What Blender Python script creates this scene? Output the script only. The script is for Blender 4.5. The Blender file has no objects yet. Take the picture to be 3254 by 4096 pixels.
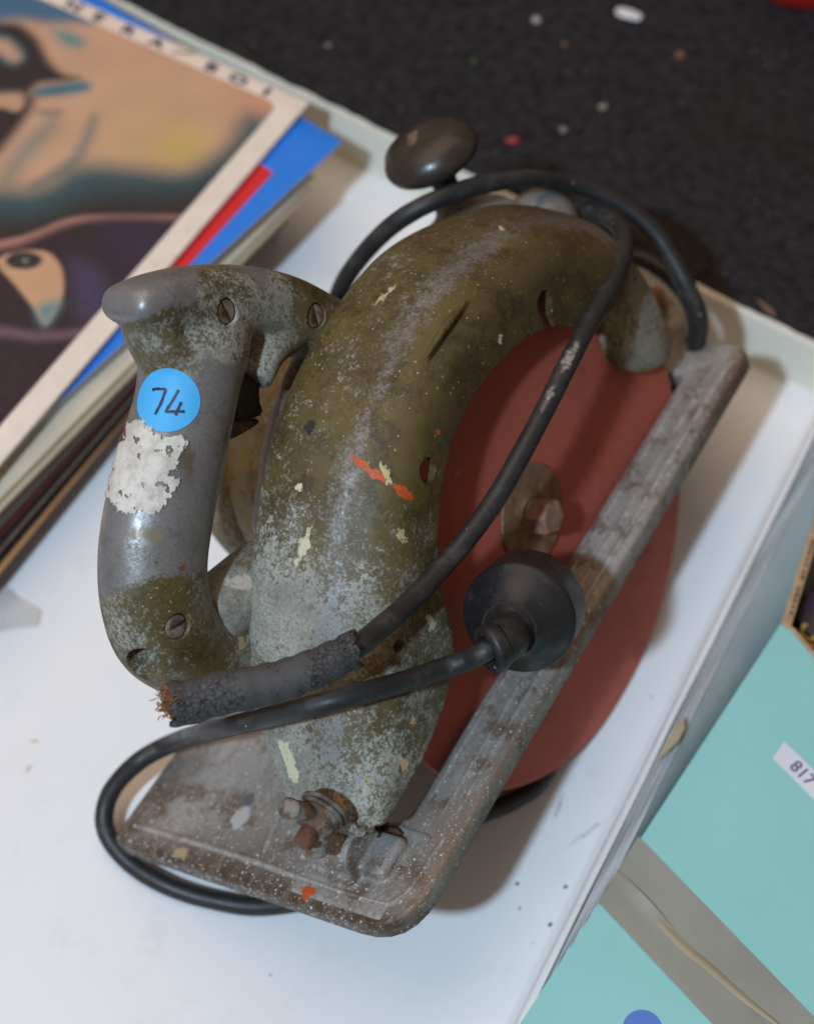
import bpy, bmesh, math, random
from mathutils import Vector, Matrix, noise, Quaternion
from mathutils.bvhtree import BVHTree
random.seed(7)
SC = bpy.context.scene
COL = SC.collection
MM = 0.001

# ---------------------------------------------------------------- camera
cam_d = bpy.data.cameras.new('camera')
cam = bpy.data.objects.new('camera', cam_d); COL.objects.link(cam)
cam.location = Vector((-49.4,-378.7,705.6)) * MM
cam.rotation_euler = (math.radians(32.005), 0, 0)
cam_d.sensor_width = 36; cam_d.sensor_fit = 'AUTO'; cam_d.lens = 65.121
cam_d.clip_start = 0.02; cam_d.clip_end = 20
cam_d.dof.use_dof = True; cam_d.dof.focus_distance = 0.634; cam_d.dof.aperture_fstop = 6.5
SC.camera = cam

# ---------------------------------------------------------------- light: warm hall light from above, the camera's own flash at its left
w = bpy.data.worlds.new('World'); SC.world = w; w.use_nodes = True
bg = w.node_tree.nodes['Background']; bg.inputs[0].default_value = (1.0, 0.72, 0.50, 1); bg.inputs[1].default_value = 0.165
def lamp(name, loc, target, size, power, color, shape='DISK'):
    d = bpy.data.lights.new(name, 'AREA'); d.shape = shape; d.size = size; d.energy = power; d.color = color
    if shape == 'RECTANGLE': d.size_y = size * .7
    o = bpy.data.objects.new(name, d); COL.objects.link(o); o.location = loc
    o.rotation_euler = (Vector(target) - Vector(loc)).to_track_quat('-Z', 'Y').to_euler()
    return o
lamp('camera_flash', (-.60, -.86, 1.55), (0, .25, .03), .085, 30.0, (.50, .68, .88))
lamp('hall_lamp', (-.75, .9, 2.4), (0, .3, 0), 3.0, 32, (1.0, .73, .53), 'RECTANGLE')
SC.view_settings.view_transform = 'Standard'; SC.view_settings.look = 'None'
SC.view_settings.exposure = 0; SC.view_settings.gamma = 1

# ---------------------------------------------------------------- helpers
BW = [[0.50023, 0.77025, -0.39558], [0.86543, -0.42986, 0.25739], [-0.02821, 0.4711, 0.88163]]
O = Vector((0,0,93.2))
HB = -26.0                                     # height of the shoe's top under the arbor
Lw = Vector((BW[0][0], BW[1][0], BW[2][0])); Nn = Vector((BW[0][1], BW[1][1], BW[2][1])); Up = Vector((BW[0][2], BW[1][2], BW[2][2]))
SAWM = Matrix.Translation((O + Up * HB) * MM) @ Matrix((( Lw.x, -Nn.x, Up.x), (Lw.y, -Nn.y, Up.y), (Lw.z, -Nn.z, Up.z))).to_4x4()
def S(p): return Vector((p[0], -p[1], p[2] - HB)) * MM      # saw coordinates (forward, right, up in mm) to the saw's own space
def W(p): return Vector(p) * MM
def SW(p): return SAWM @ S(p)

def tag(o, label, cat, group=None, kind=None):
    if label: o['label'] = label
    if cat: o['category'] = cat
    if group: o['group'] = group
    if kind: o['kind'] = kind
    return o
def empty(name, loc=(0, 0, 0)):
    o = bpy.data.objects.new(name, None); COL.objects.link(o); o.location = loc; o.empty_display_size = .01
    return o
def obj(name, bm, mat, parent=None, smooth=True, angle=40):
    me = bpy.data.meshes.new(name); bm.normal_update(); bm.to_mesh(me); bm.free()
    if mat is not None: me.materials.append(mat)
    o = bpy.data.objects.new(name, me); COL.objects.link(o)
    if parent is not None: o.parent = parent
    if smooth:
        me.polygons.foreach_set('use_smooth', [True] * len(me.polygons))
        if angle < 180:
            try: me.set_sharp_from_angle(angle=math.radians(angle))
            except Exception: pass
    return o
def apply_mods(o):
    dg = bpy.context.evaluated_depsgraph_get()
    ev = o.evaluated_get(dg)
    me = bpy.data.meshes.new_from_object(ev)
    old = o.data; o.modifiers.clear(); o.data = me; me.name = old.name
    bpy.data.meshes.remove(old)
    me.polygons.foreach_set('use_smooth', [True] * len(me.polygons))
    return o
def remesh(o, voxel, smooth_it=6, fac=.5):
    m = o.modifiers.new('r', 'REMESH'); m.mode = 'VOXEL'; m.voxel_size = voxel; m.use_smooth_shade = True
    if smooth_it:
        s = o.modifiers.new('s', 'SMOOTH'); s.factor = fac; s.iterations = smooth_it
    return apply_mods(o)
def attr(o, name, fn):
    me = o.data
    a = me.attributes.get(name) or me.attributes.new(name, 'FLOAT', 'POINT')
    a.data.foreach_set('value', [fn(v.co) for v in me.vertices])
def bm_new(): return bmesh.new()
def catmull(pts, n=8, closed=False):
    pts = [Vector(p) for p in pts]; out = []
    m = len(pts); segs = m if closed else m - 1
    for i in range(segs):
        p1 = pts[i]; p2 = pts[(i + 1) % m]
        p0 = pts[(i - 1) % m] if (closed or i > 0) else p1 * 2 - p2
        p3 = pts[(i + 2) % m] if (closed or i + 2 < m) else p2 * 2 - p1
        for k in range(n):
            t = k / n
            out.append(.5 * ((2 * p1) + (p2 - p0) * t + (2 * p0 - 5 * p1 + 4 * p2 - p3) * t * t + (3 * p1 - p0 - 3 * p2 + p3) * t ** 3))
    if not closed: out.append(pts[-1])
    return out
def frames(pts):
    T = []
    for i in range(len(pts)):
        a = pts[max(0, i - 1)]; b = pts[min(len(pts) - 1, i + 1)]
        T.append((b - a).normalized())
    n0 = T[0].orthogonal().normalized(); F = [(n0, T[0].cross(n0))]
    for i in range(1, len(pts)):
        q = T[i - 1].rotation_difference(T[i]); n0 = (q @ F[-1][0]).normalized()
        n0 = (n0 - T[i] * n0.dot(T[i])).normalized(); F.append((n0, T[i].cross(n0)))
    return T, F
def tube(bm, pts, r, seg=16, cap=True, rfun=None):
    T, F = frames(pts); rings = []
    for i, p in enumerate(pts):
        rr = r[i] if isinstance(r, (list, tuple)) else r
        ring = []
        for k in range(seg):
            a = 2 * math.pi * k / seg
            f = rfun(i, a) if rfun else 1
            ring.append(bm.verts.new(p + (F[i][0] * math.cos(a) + F[i][1] * math.sin(a)) * rr * f))
        rings.append(ring)
    for i in range(len(rings) - 1):
        for k in range(seg):
            bm.faces.new((rings[i][k], rings[i][(k + 1) % seg], rings[i + 1][(k + 1) % seg], rings[i + 1][k]))
    if cap:
        bm.faces.new(list(reversed(rings[0]))); bm.faces.new(rings[-1])
    return rings
def ell_tube(bm, pts, ra, rb, side, seg=20, pw=1.0):
    """tube with radius ra in the handle plane and rb along the side axis"""
    rings = []
    for i, p in enumerate(pts):
        a = pts[max(0, i - 1)]; b = pts[min(len(pts) - 1, i + 1)]
        t = (b - a).normalized(); u = t.cross(side).normalized()
        cs = [(math.cos(2 * math.pi * (k + .5) / seg), math.sin(2 * math.pi * (k + .5) / seg)) for k in range(seg)]
        rings.append([bm.verts.new(p + u * math.copysign(abs(c) ** pw, c) * ra[i] + side * math.copysign(abs(q) ** pw, q) * rb[i]) for c, q in cs])
    for i in range(len(rings) - 1):
        for k in range(seg):
            bm.faces.new((rings[i][k], rings[i][(k + 1) % seg], rings[i + 1][(k + 1) % seg], rings[i + 1][k]))
    bm.faces.new(list(reversed(rings[0]))); bm.faces.new(rings[-1])
    return rings
def lathe(bm, prof, M, seg=32):
    """prof: list of (radius, height); M: matrix whose z is the axis"""
    rings = []
    for r, h in prof:
        if r < 1e-7: rings.append([bm.verts.new(M @ Vector((0, 0, h)))])
        else: rings.append([bm.verts.new(M @ Vector((r * math.cos(2 * math.pi * k / seg), r * math.sin(2 * math.pi * k / seg), h))) for k in range(seg)])
    for a, b in zip(rings, rings[1:]):
        for k in range(seg):
            k2 = (k + 1) % seg
            if len(a) == 1 and len(b) == 1: continue
            if len(a) == 1: bm.faces.new((a[0], b[k], b[k2]))
            elif len(b) == 1: bm.faces.new((a[k], a[k2], b[0]))
            else: bm.faces.new((a[k], a[k2], b[k2], b[k]))
    bmesh.ops.recalc_face_normals(bm, faces=bm.faces)
def axis_matrix(p, z, x=None):
    z = Vector(z).normalized()
    x = Vector(x) if x is not None else z.orthogonal()
    x = (x - z * x.dot(z)).normalized(); y = z.cross(x)
    return Matrix(((x.x, y.x, z.x, p.x), (x.y, y.y, z.y, p.y), (x.z, y.z, z.z, p.z), (0, 0, 0, 1)))
def box(bm, M, sx, sy, sz, bev=0, seg=2):
    r = bmesh.ops.create_cube(bm, size=1, matrix=M @ Matrix.Diagonal((sx, sy, sz, 1)))
    if bev:
        es = list({e for v in r['verts'] for e in v.link_edges})
        bmesh.ops.bevel(bm, geom=es, offset=bev, segments=seg, affect='EDGES', profile=.5)
def round_poly(pts, rad, n=5):
    out = []
    m = len(pts)
    for i in range(m):
        p = Vector(pts[i]); a = Vector(pts[i - 1]) - p; b = Vector(pts[(i + 1) % m]) - p
        r = min(rad[i] if isinstance(rad, (list, tuple)) else rad, a.length * .45, b.length * .45)
        if r < .01: out.append(p); continue
        p0 = p + a.normalized() * r; p1 = p + b.normalized() * r
        for k in range(n + 1):
            t = k / n; out.append((1 - t) ** 2 * p0 + 2 * t * (1 - t) * p + t * t * p1)
    return out

# ---------------------------------------------------------------- materials
class NT:
    def __init__(s, name):
        s.m = bpy.data.materials.new(name); s.m.use_nodes = True
        s.t = s.m.node_tree; s.b = s.t.nodes['Principled BSDF']; s.out = s.t.nodes['Material Output']
        s._oc = None
    def n(s, typ, **kw):
        x = s.t.nodes.new(typ)
        for k, v in kw.items(): setattr(x, k, v)
        return x
    def l(s, a, b): s.t.links.new(a, b)
    def set(s, sock, v):
        if isinstance(v, bpy.types.NodeSocket): s.l(v, sock)
        elif isinstance(v, (tuple, list)) and len(v) == 3 and sock.type == 'RGBA': sock.default_value = (*v, 1)
        else: sock.default_value = v
    def oc(s):
        if s._oc is None: s._oc = s.n('ShaderNodeTexCoord').outputs['Object']
        return s._oc
    def noise(s, scale, detail=4, rough=.55, vec=None, dist=0, out='Fac'):
        x = s.n('ShaderNodeTexNoise'); x.inputs['Scale'].default_value = scale; x.inputs['Detail'].default_value = detail
        x.inputs['Roughness'].default_value = rough; x.inputs['Distortion'].default_value = dist
        s.l(vec if vec is not None else s.oc(), x.inputs['Vector']); return x.outputs[out]
    def voro(s, scale, feature='F1', out='Distance', vec=None, rnd=1):
        x = s.n('ShaderNodeTexVoronoi', feature=feature); x.inputs['Scale'].default_value = scale; x.inputs['Randomness'].default_value = rnd
        s.l(vec if vec is not None else s.oc(), x.inputs['Vector']); return x.outputs[out], x
    def math(s, op, a, b=0., c=None):
        x = s.n('ShaderNodeMath', operation=op); s.set(x.inputs[0], a); s.set(x.inputs[1], b)
        if c is not None: s.set(x.inputs[2], c)
        return x.outputs[0]
    def ramp(s, v, lo, hi, a=0., b=1., smooth=True):
        x = s.n('ShaderNodeMapRange', interpolation_type='SMOOTHSTEP' if smooth else 'LINEAR')
        s.set(x.inputs['Value'], v)
        if lo > hi: lo, hi, a, b = hi, lo, b, a
        x.inputs['From Min'].default_value = lo; x.inputs['From Max'].default_value = hi
        x.inputs['To Min'].default_value = a; x.inputs['To Max'].default_value = b
        return x.outputs[0]
    def mix(s, f, a, b, blend='MIX'):
        x = s.n('ShaderNodeMix', data_type='RGBA', blend_type=blend)
        s.set(x.inputs[0], f); s.set(x.inputs[6], a); s.set(x.inputs[7], b); return x.outputs[2]
    def attr(s, name):
        x = s.n('ShaderNodeAttribute', attribute_name=name); return x.outputs['Fac']
    def warp(s, amount, scale):
        nz = s.noise(scale, 3, out='Color')
        a = s.n('ShaderNodeVectorMath', operation='SUBTRACT'); s.l(nz, a.inputs[0]); a.inputs[1].default_value = (.5, .5, .5)
        b = s.n('ShaderNodeVectorMath', operation='SCALE'); s.l(a.outputs[0], b.inputs[0]); b.inputs['Scale'].default_value = amount
        c = s.n('ShaderNodeVectorMath', operation='ADD'); s.l(s.oc(), c.inputs[0]); s.l(b.outputs[0], c.inputs[1]); return c.outputs[0]
    def blob(s, vec, loc, rad, rot=(0, 0, 0), soft=.12):
        x = s.n('ShaderNodeMapping', vector_type='TEXTURE'); s.l(vec, x.inputs['Vector'])
        x.inputs['Location'].default_value = loc; x.inputs['Rotation'].default_value = rot; x.inputs['Scale'].default_value = rad
        q = s.n('ShaderNodeVectorMath', operation='LENGTH'); s.l(x.outputs[0], q.inputs[0])
        return s.ramp(q.outputs['Value'], 1 - soft, 1 + soft, 1., 0.)
    def bump(s, h, strength=.3, dist=.001, prev=None):
        x = s.n('ShaderNodeBump'); x.inputs['Strength'].default_value = strength; x.inputs['Distance'].default_value = dist
        s.set(x.inputs['Height'], h)
        if prev is not None: s.l(prev, x.inputs['Normal'])
        return x.outputs[0]
    def done(s, color=None, rough=None, metal=None, normal=None, spec=None, **kw):
        if color is not None: s.set(s.b.inputs['Base Color'], color)
        if rough is not None: s.set(s.b.inputs['Roughness'], rough)
        if metal is not None: s.set(s.b.inputs['Metallic'], metal)
        if normal is not None: s.l(normal, s.b.inputs['Normal'])
        if spec is not None: s.b.inputs['Specular IOR Level'].default_value = spec
        for k, v in kw.items(): s.set(s.b.inputs[k], v)
        return s.m
def simple(name, col, rough=.5, metal=0, var=.12, nscale=120, bump=.1, bdist=.0003, spec=.5):
    t = NT(name)
    a = tuple(c * (1 - var) for c in col); b = tuple(min(1, c * (1 + var)) for c in col)
    nz = t.noise(nscale, 5)
    c = t.mix(t.ramp(nz, .3, .7), a, b)
    return t.done(c, t.ramp(nz, .2, .8, rough - .06, rough + .06), metal, t.bump(t.noise(nscale * 4, 3), bump, bdist), spec)

def specks(t, col, scale, size, share, color):
    """small paint dots: share of the cells carry one"""
    d, v = t.voro(scale)
    rnd = t.n('ShaderNodeSeparateColor'); t.l(v.outputs['Color'], rnd.inputs[0])
    lim = t.math('MULTIPLY', t.ramp(rnd.outputs[0], 1 - share, 1, .35, 1.), size)
    on = t.math('MULTIPLY', t.math('LESS_THAN', d, lim), t.math('GREATER_THAN', rnd.outputs[0], 1 - share))
    return t.mix(on, col, color), on

def cast_paint(name, blobs=(), bright=1.0):
    """worn olive paint over blue grey primer over dull cast metal"""
    t = NT(name)
    big = t.noise(28, 5, .6); mid = t.noise(240, 8, .78); fine = t.noise(760, 6, .7); grain = t.noise(1600, 4, .7)
    olive = t.mix(t.ramp(big, .3, .7), (.066*bright, .047*bright, .011*bright), (.125*bright, .090*bright, .026*bright))
    olive = t.mix(t.ramp(fine, .42, .68, 0, .6), olive, (.140, .106, .044))
    dirt = t.noise(80, 7, .75)
    olive = t.mix(t.ramp(dirt, .46, .62, 0, .65), olive, (.026, .017, .005))
    olive = t.mix(t.ramp(t.noise(300, 5, .75), .50, .64, 0, .55), olive, (.125, .080, .026))
    olive = t.mix(t.ramp(grain, .56, .70, 0, .4), olive, (.150, .115, .055))
    thin = t.ramp(t.attr('flake'), .25, .9, 0, .55)
    olive = t.mix(thin, olive, t.mix(t.ramp(mid, .38, .62), (.150, .128, .078), (.265, .245, .185)))
    fl = t.math('ADD', t.math('ADD', t.math('MULTIPLY', mid, .55), t.math('MULTIPLY', fine, .45)), t.math('MULTIPLY', t.math('SUBTRACT', t.attr('flake'), .5), .26))
    fmask = t.ramp(fl, .490, .595)
    prim = t.mix(t.ramp(fine, .38, .62), (.25, .235, .185), (.42, .41, .35))
    prim = t.mix(t.ramp(grain, .42, .6, 0, .5), prim, (.21, .20, .165))
    prim = t.mix(t.ramp(big, .40, .62, 0, .7), prim, (.185, .172, .14))
    prim = t.mix(t.ramp(dirt, .52, .66, 0, .5), prim, (.10, .088, .06))
    col = t.mix(fmask, olive, prim)
    br = t.math('ADD', t.attr('bare'), t.math('MULTIPLY', t.math('SUBTRACT', t.math('ADD', t.math('MULTIPLY', mid, .55), t.math('MULTIPLY', fine, .45)), .5), 1.5))
    bmask = t.ramp(br, .36, .70)
    bare = t.mix(t.ramp(grain, .32, .68), (.205, .198, .190), (.305, .294, .280))
    bare = t.mix(t.ramp(fine, .60, .70, 0, .55), bare, (.45, .445, .44))
    bare = t.mix(t.ramp(dirt, .50, .68, 0, .45), bare, (.115, .10, .085))
    col = t.mix(bmask, col, bare)
    grime = t.math('MULTIPLY', t.attr('grime'), t.ramp(mid, .3, .6, .5, 1.))
    col = t.mix(grime, col, (.055, .035, .02))
    col, s1 = specks(t, col, 900, .36, .05, (.30, .27, .18))
    col, s2 = specks(t, col, 300, .15, .018, (.36, .32, .19))
    col, s3 = specks(t, col, 150, .12, .016, (.42, .07, .02))
    wv = t.warp(.006, 320)
    bl = None
    for (c, rad, rot, color, soft) in blobs:
        m = t.blob(wv, c, rad, rot, soft)
        m = t.math('MULTIPLY', m, t.ramp(fine, .30, .47))
        col = t.mix(m, col, color)
        bl = m if bl is None else t.math('MAXIMUM', bl, m)
    h = t.math('ADD', t.math('MULTIPLY', t.math('SUBTRACT', 1, fmask), .6), t.math('MULTIPLY', fine, .5))
    h = t.math('MULTIPLY', h, t.math('SUBTRACT', 1., t.math('MULTIPLY', bmask, .8)))
    nb = t.bump(t.noise(900, 2), .10, .0003, t.bump(h, .45, .00035))
    met = t.math('MULTIPLY', bmask, .40); rg = t.mix(bmask, t.ramp(fine, .3, .7, .42, .62), t.ramp(mid, .3, .7, .30, .46))
    if bl is not None: met = t.math('MULTIPLY', met, t.math('SUBTRACT', 1, bl))
    return t.done(col, rg, met, nb, .32)

def alloy(name, blobs=(), groove=False):
    """oxidised bare casting, grey brown with white dust and paint drips"""
    t = NT(name)
    st = t.n('ShaderNodeMapping'); t.l(t.oc(), st.inputs[0]); st.inputs['Scale'].default_value = (.35, 1, 1); sv = st.outputs[0]
    big = t.noise(26, 5, .6, vec=sv); mid = t.noise(170, 9, .8, vec=sv); fine = t.noise(700, 6, .7); blot = t.noise(60, 7, .7)
    col = t.mix(t.ramp(big, .30, .70), (.27, .24, .205), (.39, .365, .335))
    col = t.mix(t.ramp(mid, .50, .64, 0, .55), col, (.52, .50, .47))
    col = t.mix(t.ramp(mid, .47, .36, 0, .60), col, (.105, .082, .06))
    col = t.mix(t.ramp(blot, .51, .62, 0, .78), col, (.150, .100, .062))
    col = t.mix(t.ramp(blot, .44, .34, 0, .45), col, (.46, .45, .43))
    col = t.mix(t.ramp(fine, .55, .70, 0, .7), col, (.58, .54, .49))
    col = t.mix(t.ramp(fine, .44, .33, 0, .7), col, (.09, .07, .052))
    col = t.mix(t.math('MULTIPLY', t.attr('grime'), t.ramp(mid, .36, .54, .35, 1.)), col, (.070, .042, .020))
    col = t.mix(t.math('MULTIPLY', t.attr('edge'), t.ramp(fine, .35, .55, .3, 1.)), col, (.19, .105, .06))
    col, s1 = specks(t, col, 1000, .42, .30, (.52, .49, .45))
    col, s2 = specks(t, col, 480, .30, .20, (.62, .58, .52))
    col, s2 = specks(t, col, 230, .17, .05, (.58, .53, .46))
    col, s3 = specks(t, col, 120, .09, .02, (.42, .08, .02))
    wv = t.warp(.005, 260)
    for (c, rad, rot, color, soft) in blobs:
        col = t.mix(t.math('MULTIPLY', t.blob(wv, c, rad, rot, soft), t.ramp(fine, .25, .4)), col, color)
    h = t.math('ADD', t.math('MULTIPLY', mid, 1.), t.math('MULTIPLY', fine, .5))
    return t.done(col, t.ramp(mid, .3, .7, .58, .40), .2, t.bump(h, .7, .0005))

def rubber(name, col=(.016, .016, .017), rough=.42, dust=.5, cracks=False, scuffs=()):
    t = NT(name)
    mid = t.noise(70, 6, .7); fine = t.noise(700, 4, .6)
    c = t.mix(t.ramp(mid, .5, .72, 0, dust), col, (.075, .065, .055))
    c = t.mix(t.ramp(fine, .62, .75, 0, .35), c, (.14, .12, .10))
    c, _ = specks(t, c, 420, .25, .02, (.26, .24, .21))
    if scuffs:
        wv = t.warp(.004, 300)
        for (p, rad, rot) in scuffs: c = t.mix(t.math('MULTIPLY', t.blob(wv, p, rad, rot, .3), t.ramp(fine, .38, .56, .15, .85)), c, (.33, .30, .26))
    h = fine; st = .12
    if cracks:
        vec = t.n('ShaderNodeMapping'); t.l(t.warp(.002, 400), vec.inputs[0]); vec.inputs['Scale'].default_value = (1, 1, 1)
        d, _ = t.voro(520, 'DISTANCE_TO_EDGE', vec=vec.outputs[0])
        cr = t.ramp(d, .01, .085)
        on = t.ramp(t.noise(50, 3), .34, .52)
        cr = t.math('SUBTRACT', 1, t.math('MULTIPLY', on, t.math('SUBTRACT', 1, cr)))
        c = t.mix(cr, (.006, .006, .006), c); h = t.math('ADD', t.math('MULTIPLY', cr, 1.5), fine); st = .5
    return t.done(c, t.ramp(mid, .3, .7, rough - .06, rough + .14), 0, t.bump(h, st, .0005), .45)

def rust(name, col=(.16, .062, .028), dark=(.035, .018, .012), grey=.35):
    t = NT(name)
    mid = t.noise(190, 7, .7); fine = t.noise(900, 5, .7)
    c = t.mix(t.ramp(mid, .35, .65), dark, col)
    c = t.mix(t.ramp(fine, .5, .72, 0, .6), c, (.26, .11, .05))
    c = t.mix(t.ramp(t.noise(120, 4), .46, .58, 0, grey), c, (.27, .255, .23))
    return t.done(c, .72, .15, t.bump(fine, .7, .0008))

def card(name, col, rough=.6, var=.06, worn=None, nscale=30):
    t = NT(name)
    nz = t.noise(nscale, 5, .6)
    c = t.mix(t.ramp(nz, .3, .7), tuple(x * (1 - var) for x in col), tuple(min(1, x * (1 + var)) for x in col))
    if worn: c = t.mix(t.ramp(t.noise(140, 6, .75), .60, .68), c, worn)
    return t.done(c, rough, 0, t.bump(t.noise(420, 3), .08, .0003), .3)

# ---------------------------------------------------------------- tray, carpet
def white_paint(name, marks=False, col=(.80, .80, .795), lines=False):
    t = NT(name)
    big = t.noise(9, 5, .6); mid = t.noise(40, 6, .7)
    c = t.mix(t.ramp(big, .35, .7), col, tuple(x * .965 for x in col))
    c = t.mix(t.ramp(mid, .56, .78, 0, .30), c, (.64, .60, .55))
    sc_ = t.n('ShaderNodeMapping'); t.l(t.oc(), sc_.inputs[0]); sc_.inputs['Scale'].default_value = (1, .12, 1); sc_.inputs['Rotation'].default_value = (0, 0, -.5)
    c = t.mix(t.math('MULTIPLY', t.ramp(t.noise(210, 4, .6, vec=sc_.outputs[0]), .66, .74, 0, .35), t.ramp(big, .5, .62)), c, (.50, .48, .46))
    c = t.mix(t.ramp(t.noise(18, 8, .75), .56, .68, 0, .22), c, (.58, .54, .49))
    c = t.mix(t.math('MULTIPLY', t.ramp(t.noise(330, 5, .7), .66, .72, 0, .5), t.ramp(t.noise(14, 3), .5, .64)), c, (.45, .40, .34))
    c, _ = specks(t, c, 48, .045, .05, (.36, .29, .20))
    c, _ = specks(t, c, 130, .09, .02, (.45, .38, .28))
    if marks:
        wv = t.warp(.003, 300); sc = t.noise(900, 3)
        for (p, rad, rz, color, soft) in marks:
            m = t.blob(wv, (p[0] * MM, p[1] * MM, 0), (rad[0] * MM, rad[1] * MM, .05), (0, 0, rz), soft)
            c = t.mix(m if soft < .2 else t.math('MULTIPLY', m, t.ramp(sc, .38, .6)), c, color)
    return t.done(c, t.ramp(mid, .3, .7, .34, .48), 0, t.bump(t.noise(60, 4), .05, .0006), .4)
dirt_spots = [(13.8,-113.7,0), (-5.5,-112.5,0), (7.1,-129.2,0), (-5.1,-122.8,0), (12.4,-80,0), (22.9,-91.3,0), (-204.2,-50.2,0), (-119,-147.4,0), (-35.9,-155.8,0), (-102.3,-149.3,0), (31,-110.5,0), (-205.7,-63.1,0), (-151.7,-154.9,0), (-203.5,-118.4,0)]
MK = []
for p in dirt_spots[:3]: MK.append((p, (1.0, .8), .4, (.05, .035, .015), .1))
MK.append((dirt_spots[3], (.5, .5), 0, (.3, .2, .1), .1))
MK.append((dirt_spots[4], (.9, 5.5), -.35, (.33, .32, .32), .6)); MK.append((dirt_spots[5], (.8, 8), -.95, (.33, .32, .32), .6))
MK.append((dirt_spots[6], (1.6, 1.2), 0, (.55, .42, .28), .3)); 
MK.append((dirt_spots[9], (.8, .6), 0, (.25, .2, .12), .2))
MK.append((dirt_spots[10], (3.5, 1.2), .6, (.45, .45, .44), .6)); MK.append((dirt_spots[11], (2.5, 1), 1, (.5, .42, .3), .5))

m_floor = white_paint('white_tray_paint', MK)
m_wall = white_paint('white_wall_paint', col=(.75, .725, .61))
m_wall2 = white_paint('white_side_paint', col=(.77, .77, .765))

BK = [(-80,274.5,0), (140.9,127.3,0)]; RT = [(125.3,82.2,0), (-2.4,-161.4,0)]
b0, b1 = Vector(BK[0]), Vector(BK[1]); bd = (b1 - b0).normalized(); bn = Vector((-bd.y, bd.x, 0))     # bn points away from the tray
r0, r1 = Vector(RT[0]), Vector(RT[1]); rd = (r0 - r1).normalized(); rn = Vector((rd.y, -rd.x, 0))
tray = tag(empty('display_tray'), 'shallow white painted tray with raised rims holding the saw and the records', 'tray')
bm = bm_new()
P = [b0 - bd * 400, b1 + bd * 60, r1 - rd * 260, Vector((-420, -330, 0))]
corner = None
# inner floor corner where the back and right walls meet
den = bd.x * rd.y - bd.y * rd.x
tt = ((r1.x - b0.x) * rd.y - (r1.y - b0.y) * rd.x) / den
corner = b0 + bd * tt
fl = [b0 - bd * 400, corner, r1 - rd * 260, Vector((-520, -420, 0))]
top = [bm.verts.new(p * MM) for p in fl]; bm.faces.new(list(reversed(top)))
g = bmesh.ops.extrude_face_region(bm, geom=bm.faces[:]); bmesh.ops.translate(bm, verts=[v for v in g['geom'] if isinstance(v, bmesh.types.BMVert)], vec=(0, 0, -.006))
bmesh.ops.recalc_face_normals(bm, faces=bm.faces)
obj('tray_floor', bm, m_floor, tray, smooth=False)
def wall_strip(name, a, b, out, prof, mat, wob=0, step=12):
    """a wall whose cross-section prof (outward mm, height mm) runs from a to b"""
    bm = bm_new(); n = max(2, int((b - a).length / step)); rows = []
    for i in range(n + 1):
        p = a.lerp(b, i / n)
        row = []
        for j, (o_, z_) in enumerate(prof):
            q = p + out * o_ + Vector((0, 0, z_))
            if wob and z_ > 1:
                q += out * wob * noise.noise(Vector((i * .31, j * .9, 3))) + Vector((0, 0, wob * .4 * noise.noise(Vector((i * .23, j * .7, 9)))))
            row.append(bm.verts.new(q * MM))
        rows.append(row)
    for i in range(n):
        for j in range(len(prof) - 1):
            bm.faces.new((rows[i][j], rows[i + 1][j], rows[i + 1][j + 1], rows[i][j + 1]))
        bm.faces.new((rows[i][-1], rows[i + 1][-1], rows[i + 1][0], rows[i][0]))
    bm.faces.new([r for r in rows[0]]); bm.faces.new([r for r in reversed(rows[-1])])
    bmesh.ops.recalc_face_normals(bm, faces=bm.faces)
    return obj(name, bm, mat, tray, angle=50)
wall_strip('back_rim', b0 - bd * 380, corner + bd * 3, bn, [(-2.2, 0.2), (-.5, 1.2), (0, 3), (0, 29), (1, 30.5), (5, 30.5), (6, 29), (6, -6)], m_wall, .35)
wall_strip('right_rim', r1 - rd * 250, corner - rd * 3, rn, [(-5, 0.2), (-2.5, .8), (-.6, 2.6), (0, 6), (.6, 28), (2, 29.6), (4, 29.8), (4.4, 26), (4.4, -6)], m_wall2, .5)
m_ply = white_paint('layered_board_edge', col=(.62, .63, .635))
TBE = [(102.3,-18.4,44), (-4.5,-175.5,44)]                     # left edge of the teal box, seen from above
tb0, tb1 = Vector((TBE[0][0], TBE[0][1], 0)), Vector((TBE[1][0], TBE[1][1], 0)); tbd = (tb0 - tb1).normalized()
def gap(p):
    """how far along rn from the wall line at p until the box begins"""
    den_ = rn.x * tbd.y - rn.y * tbd.x
    return ((tb1.x - p.x) * tbd.y - (tb1.y - p.y) * tbd.x) / den_
def from_gap(need):
    a_ = r1 - rd * 250
    for q in range(220):
        if gap(a_) > need: return a_
        a_ = a_ + rd * 2.5
    return a_
o0 = 4.6
for k, wd_ in enumerate((.9, .9, 1.1, 1.0, 1.2)):
    z_ = 28.2 - k * .75
    wall_strip('board_layer', from_gap(o0 + wd_), corner - rd * 8, rn, [(o0, -6), (o0 - .05, z_ - .8), (o0 + .25, z_), (o0 + wd_ - .25, z_ - .1), (o0 + wd_ - .1, -6)], m_ply, .35, 9)
    o0 += wd_
a_ = from_gap(o0 + 1.5); b_ = corner - rd * 8
bm = bm_new(); rows = []
for q in range(61):
    p = a_.lerp(b_, q / 60); g_ = min(gap(p) - .6, 34)
    rows.append([bm.verts.new((p + rn * o_ + Vector((0, 0, z_ + .5 * noise.noise(Vector((q * .3, o_ * .2, 4)))))) * MM) for o_, z_ in ((o0, -6), (o0, 24.6), (o0 + (g_ - o0) * .25, 23.4), (o0 + (g_ - o0) * .6, 19), (g_, 10), (g_, -6))])
for a, b in zip(rows, rows[1:]):
    for q in range(5): bm.faces.new((a[q], b[q], b[q + 1], a[q + 1]))
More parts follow.
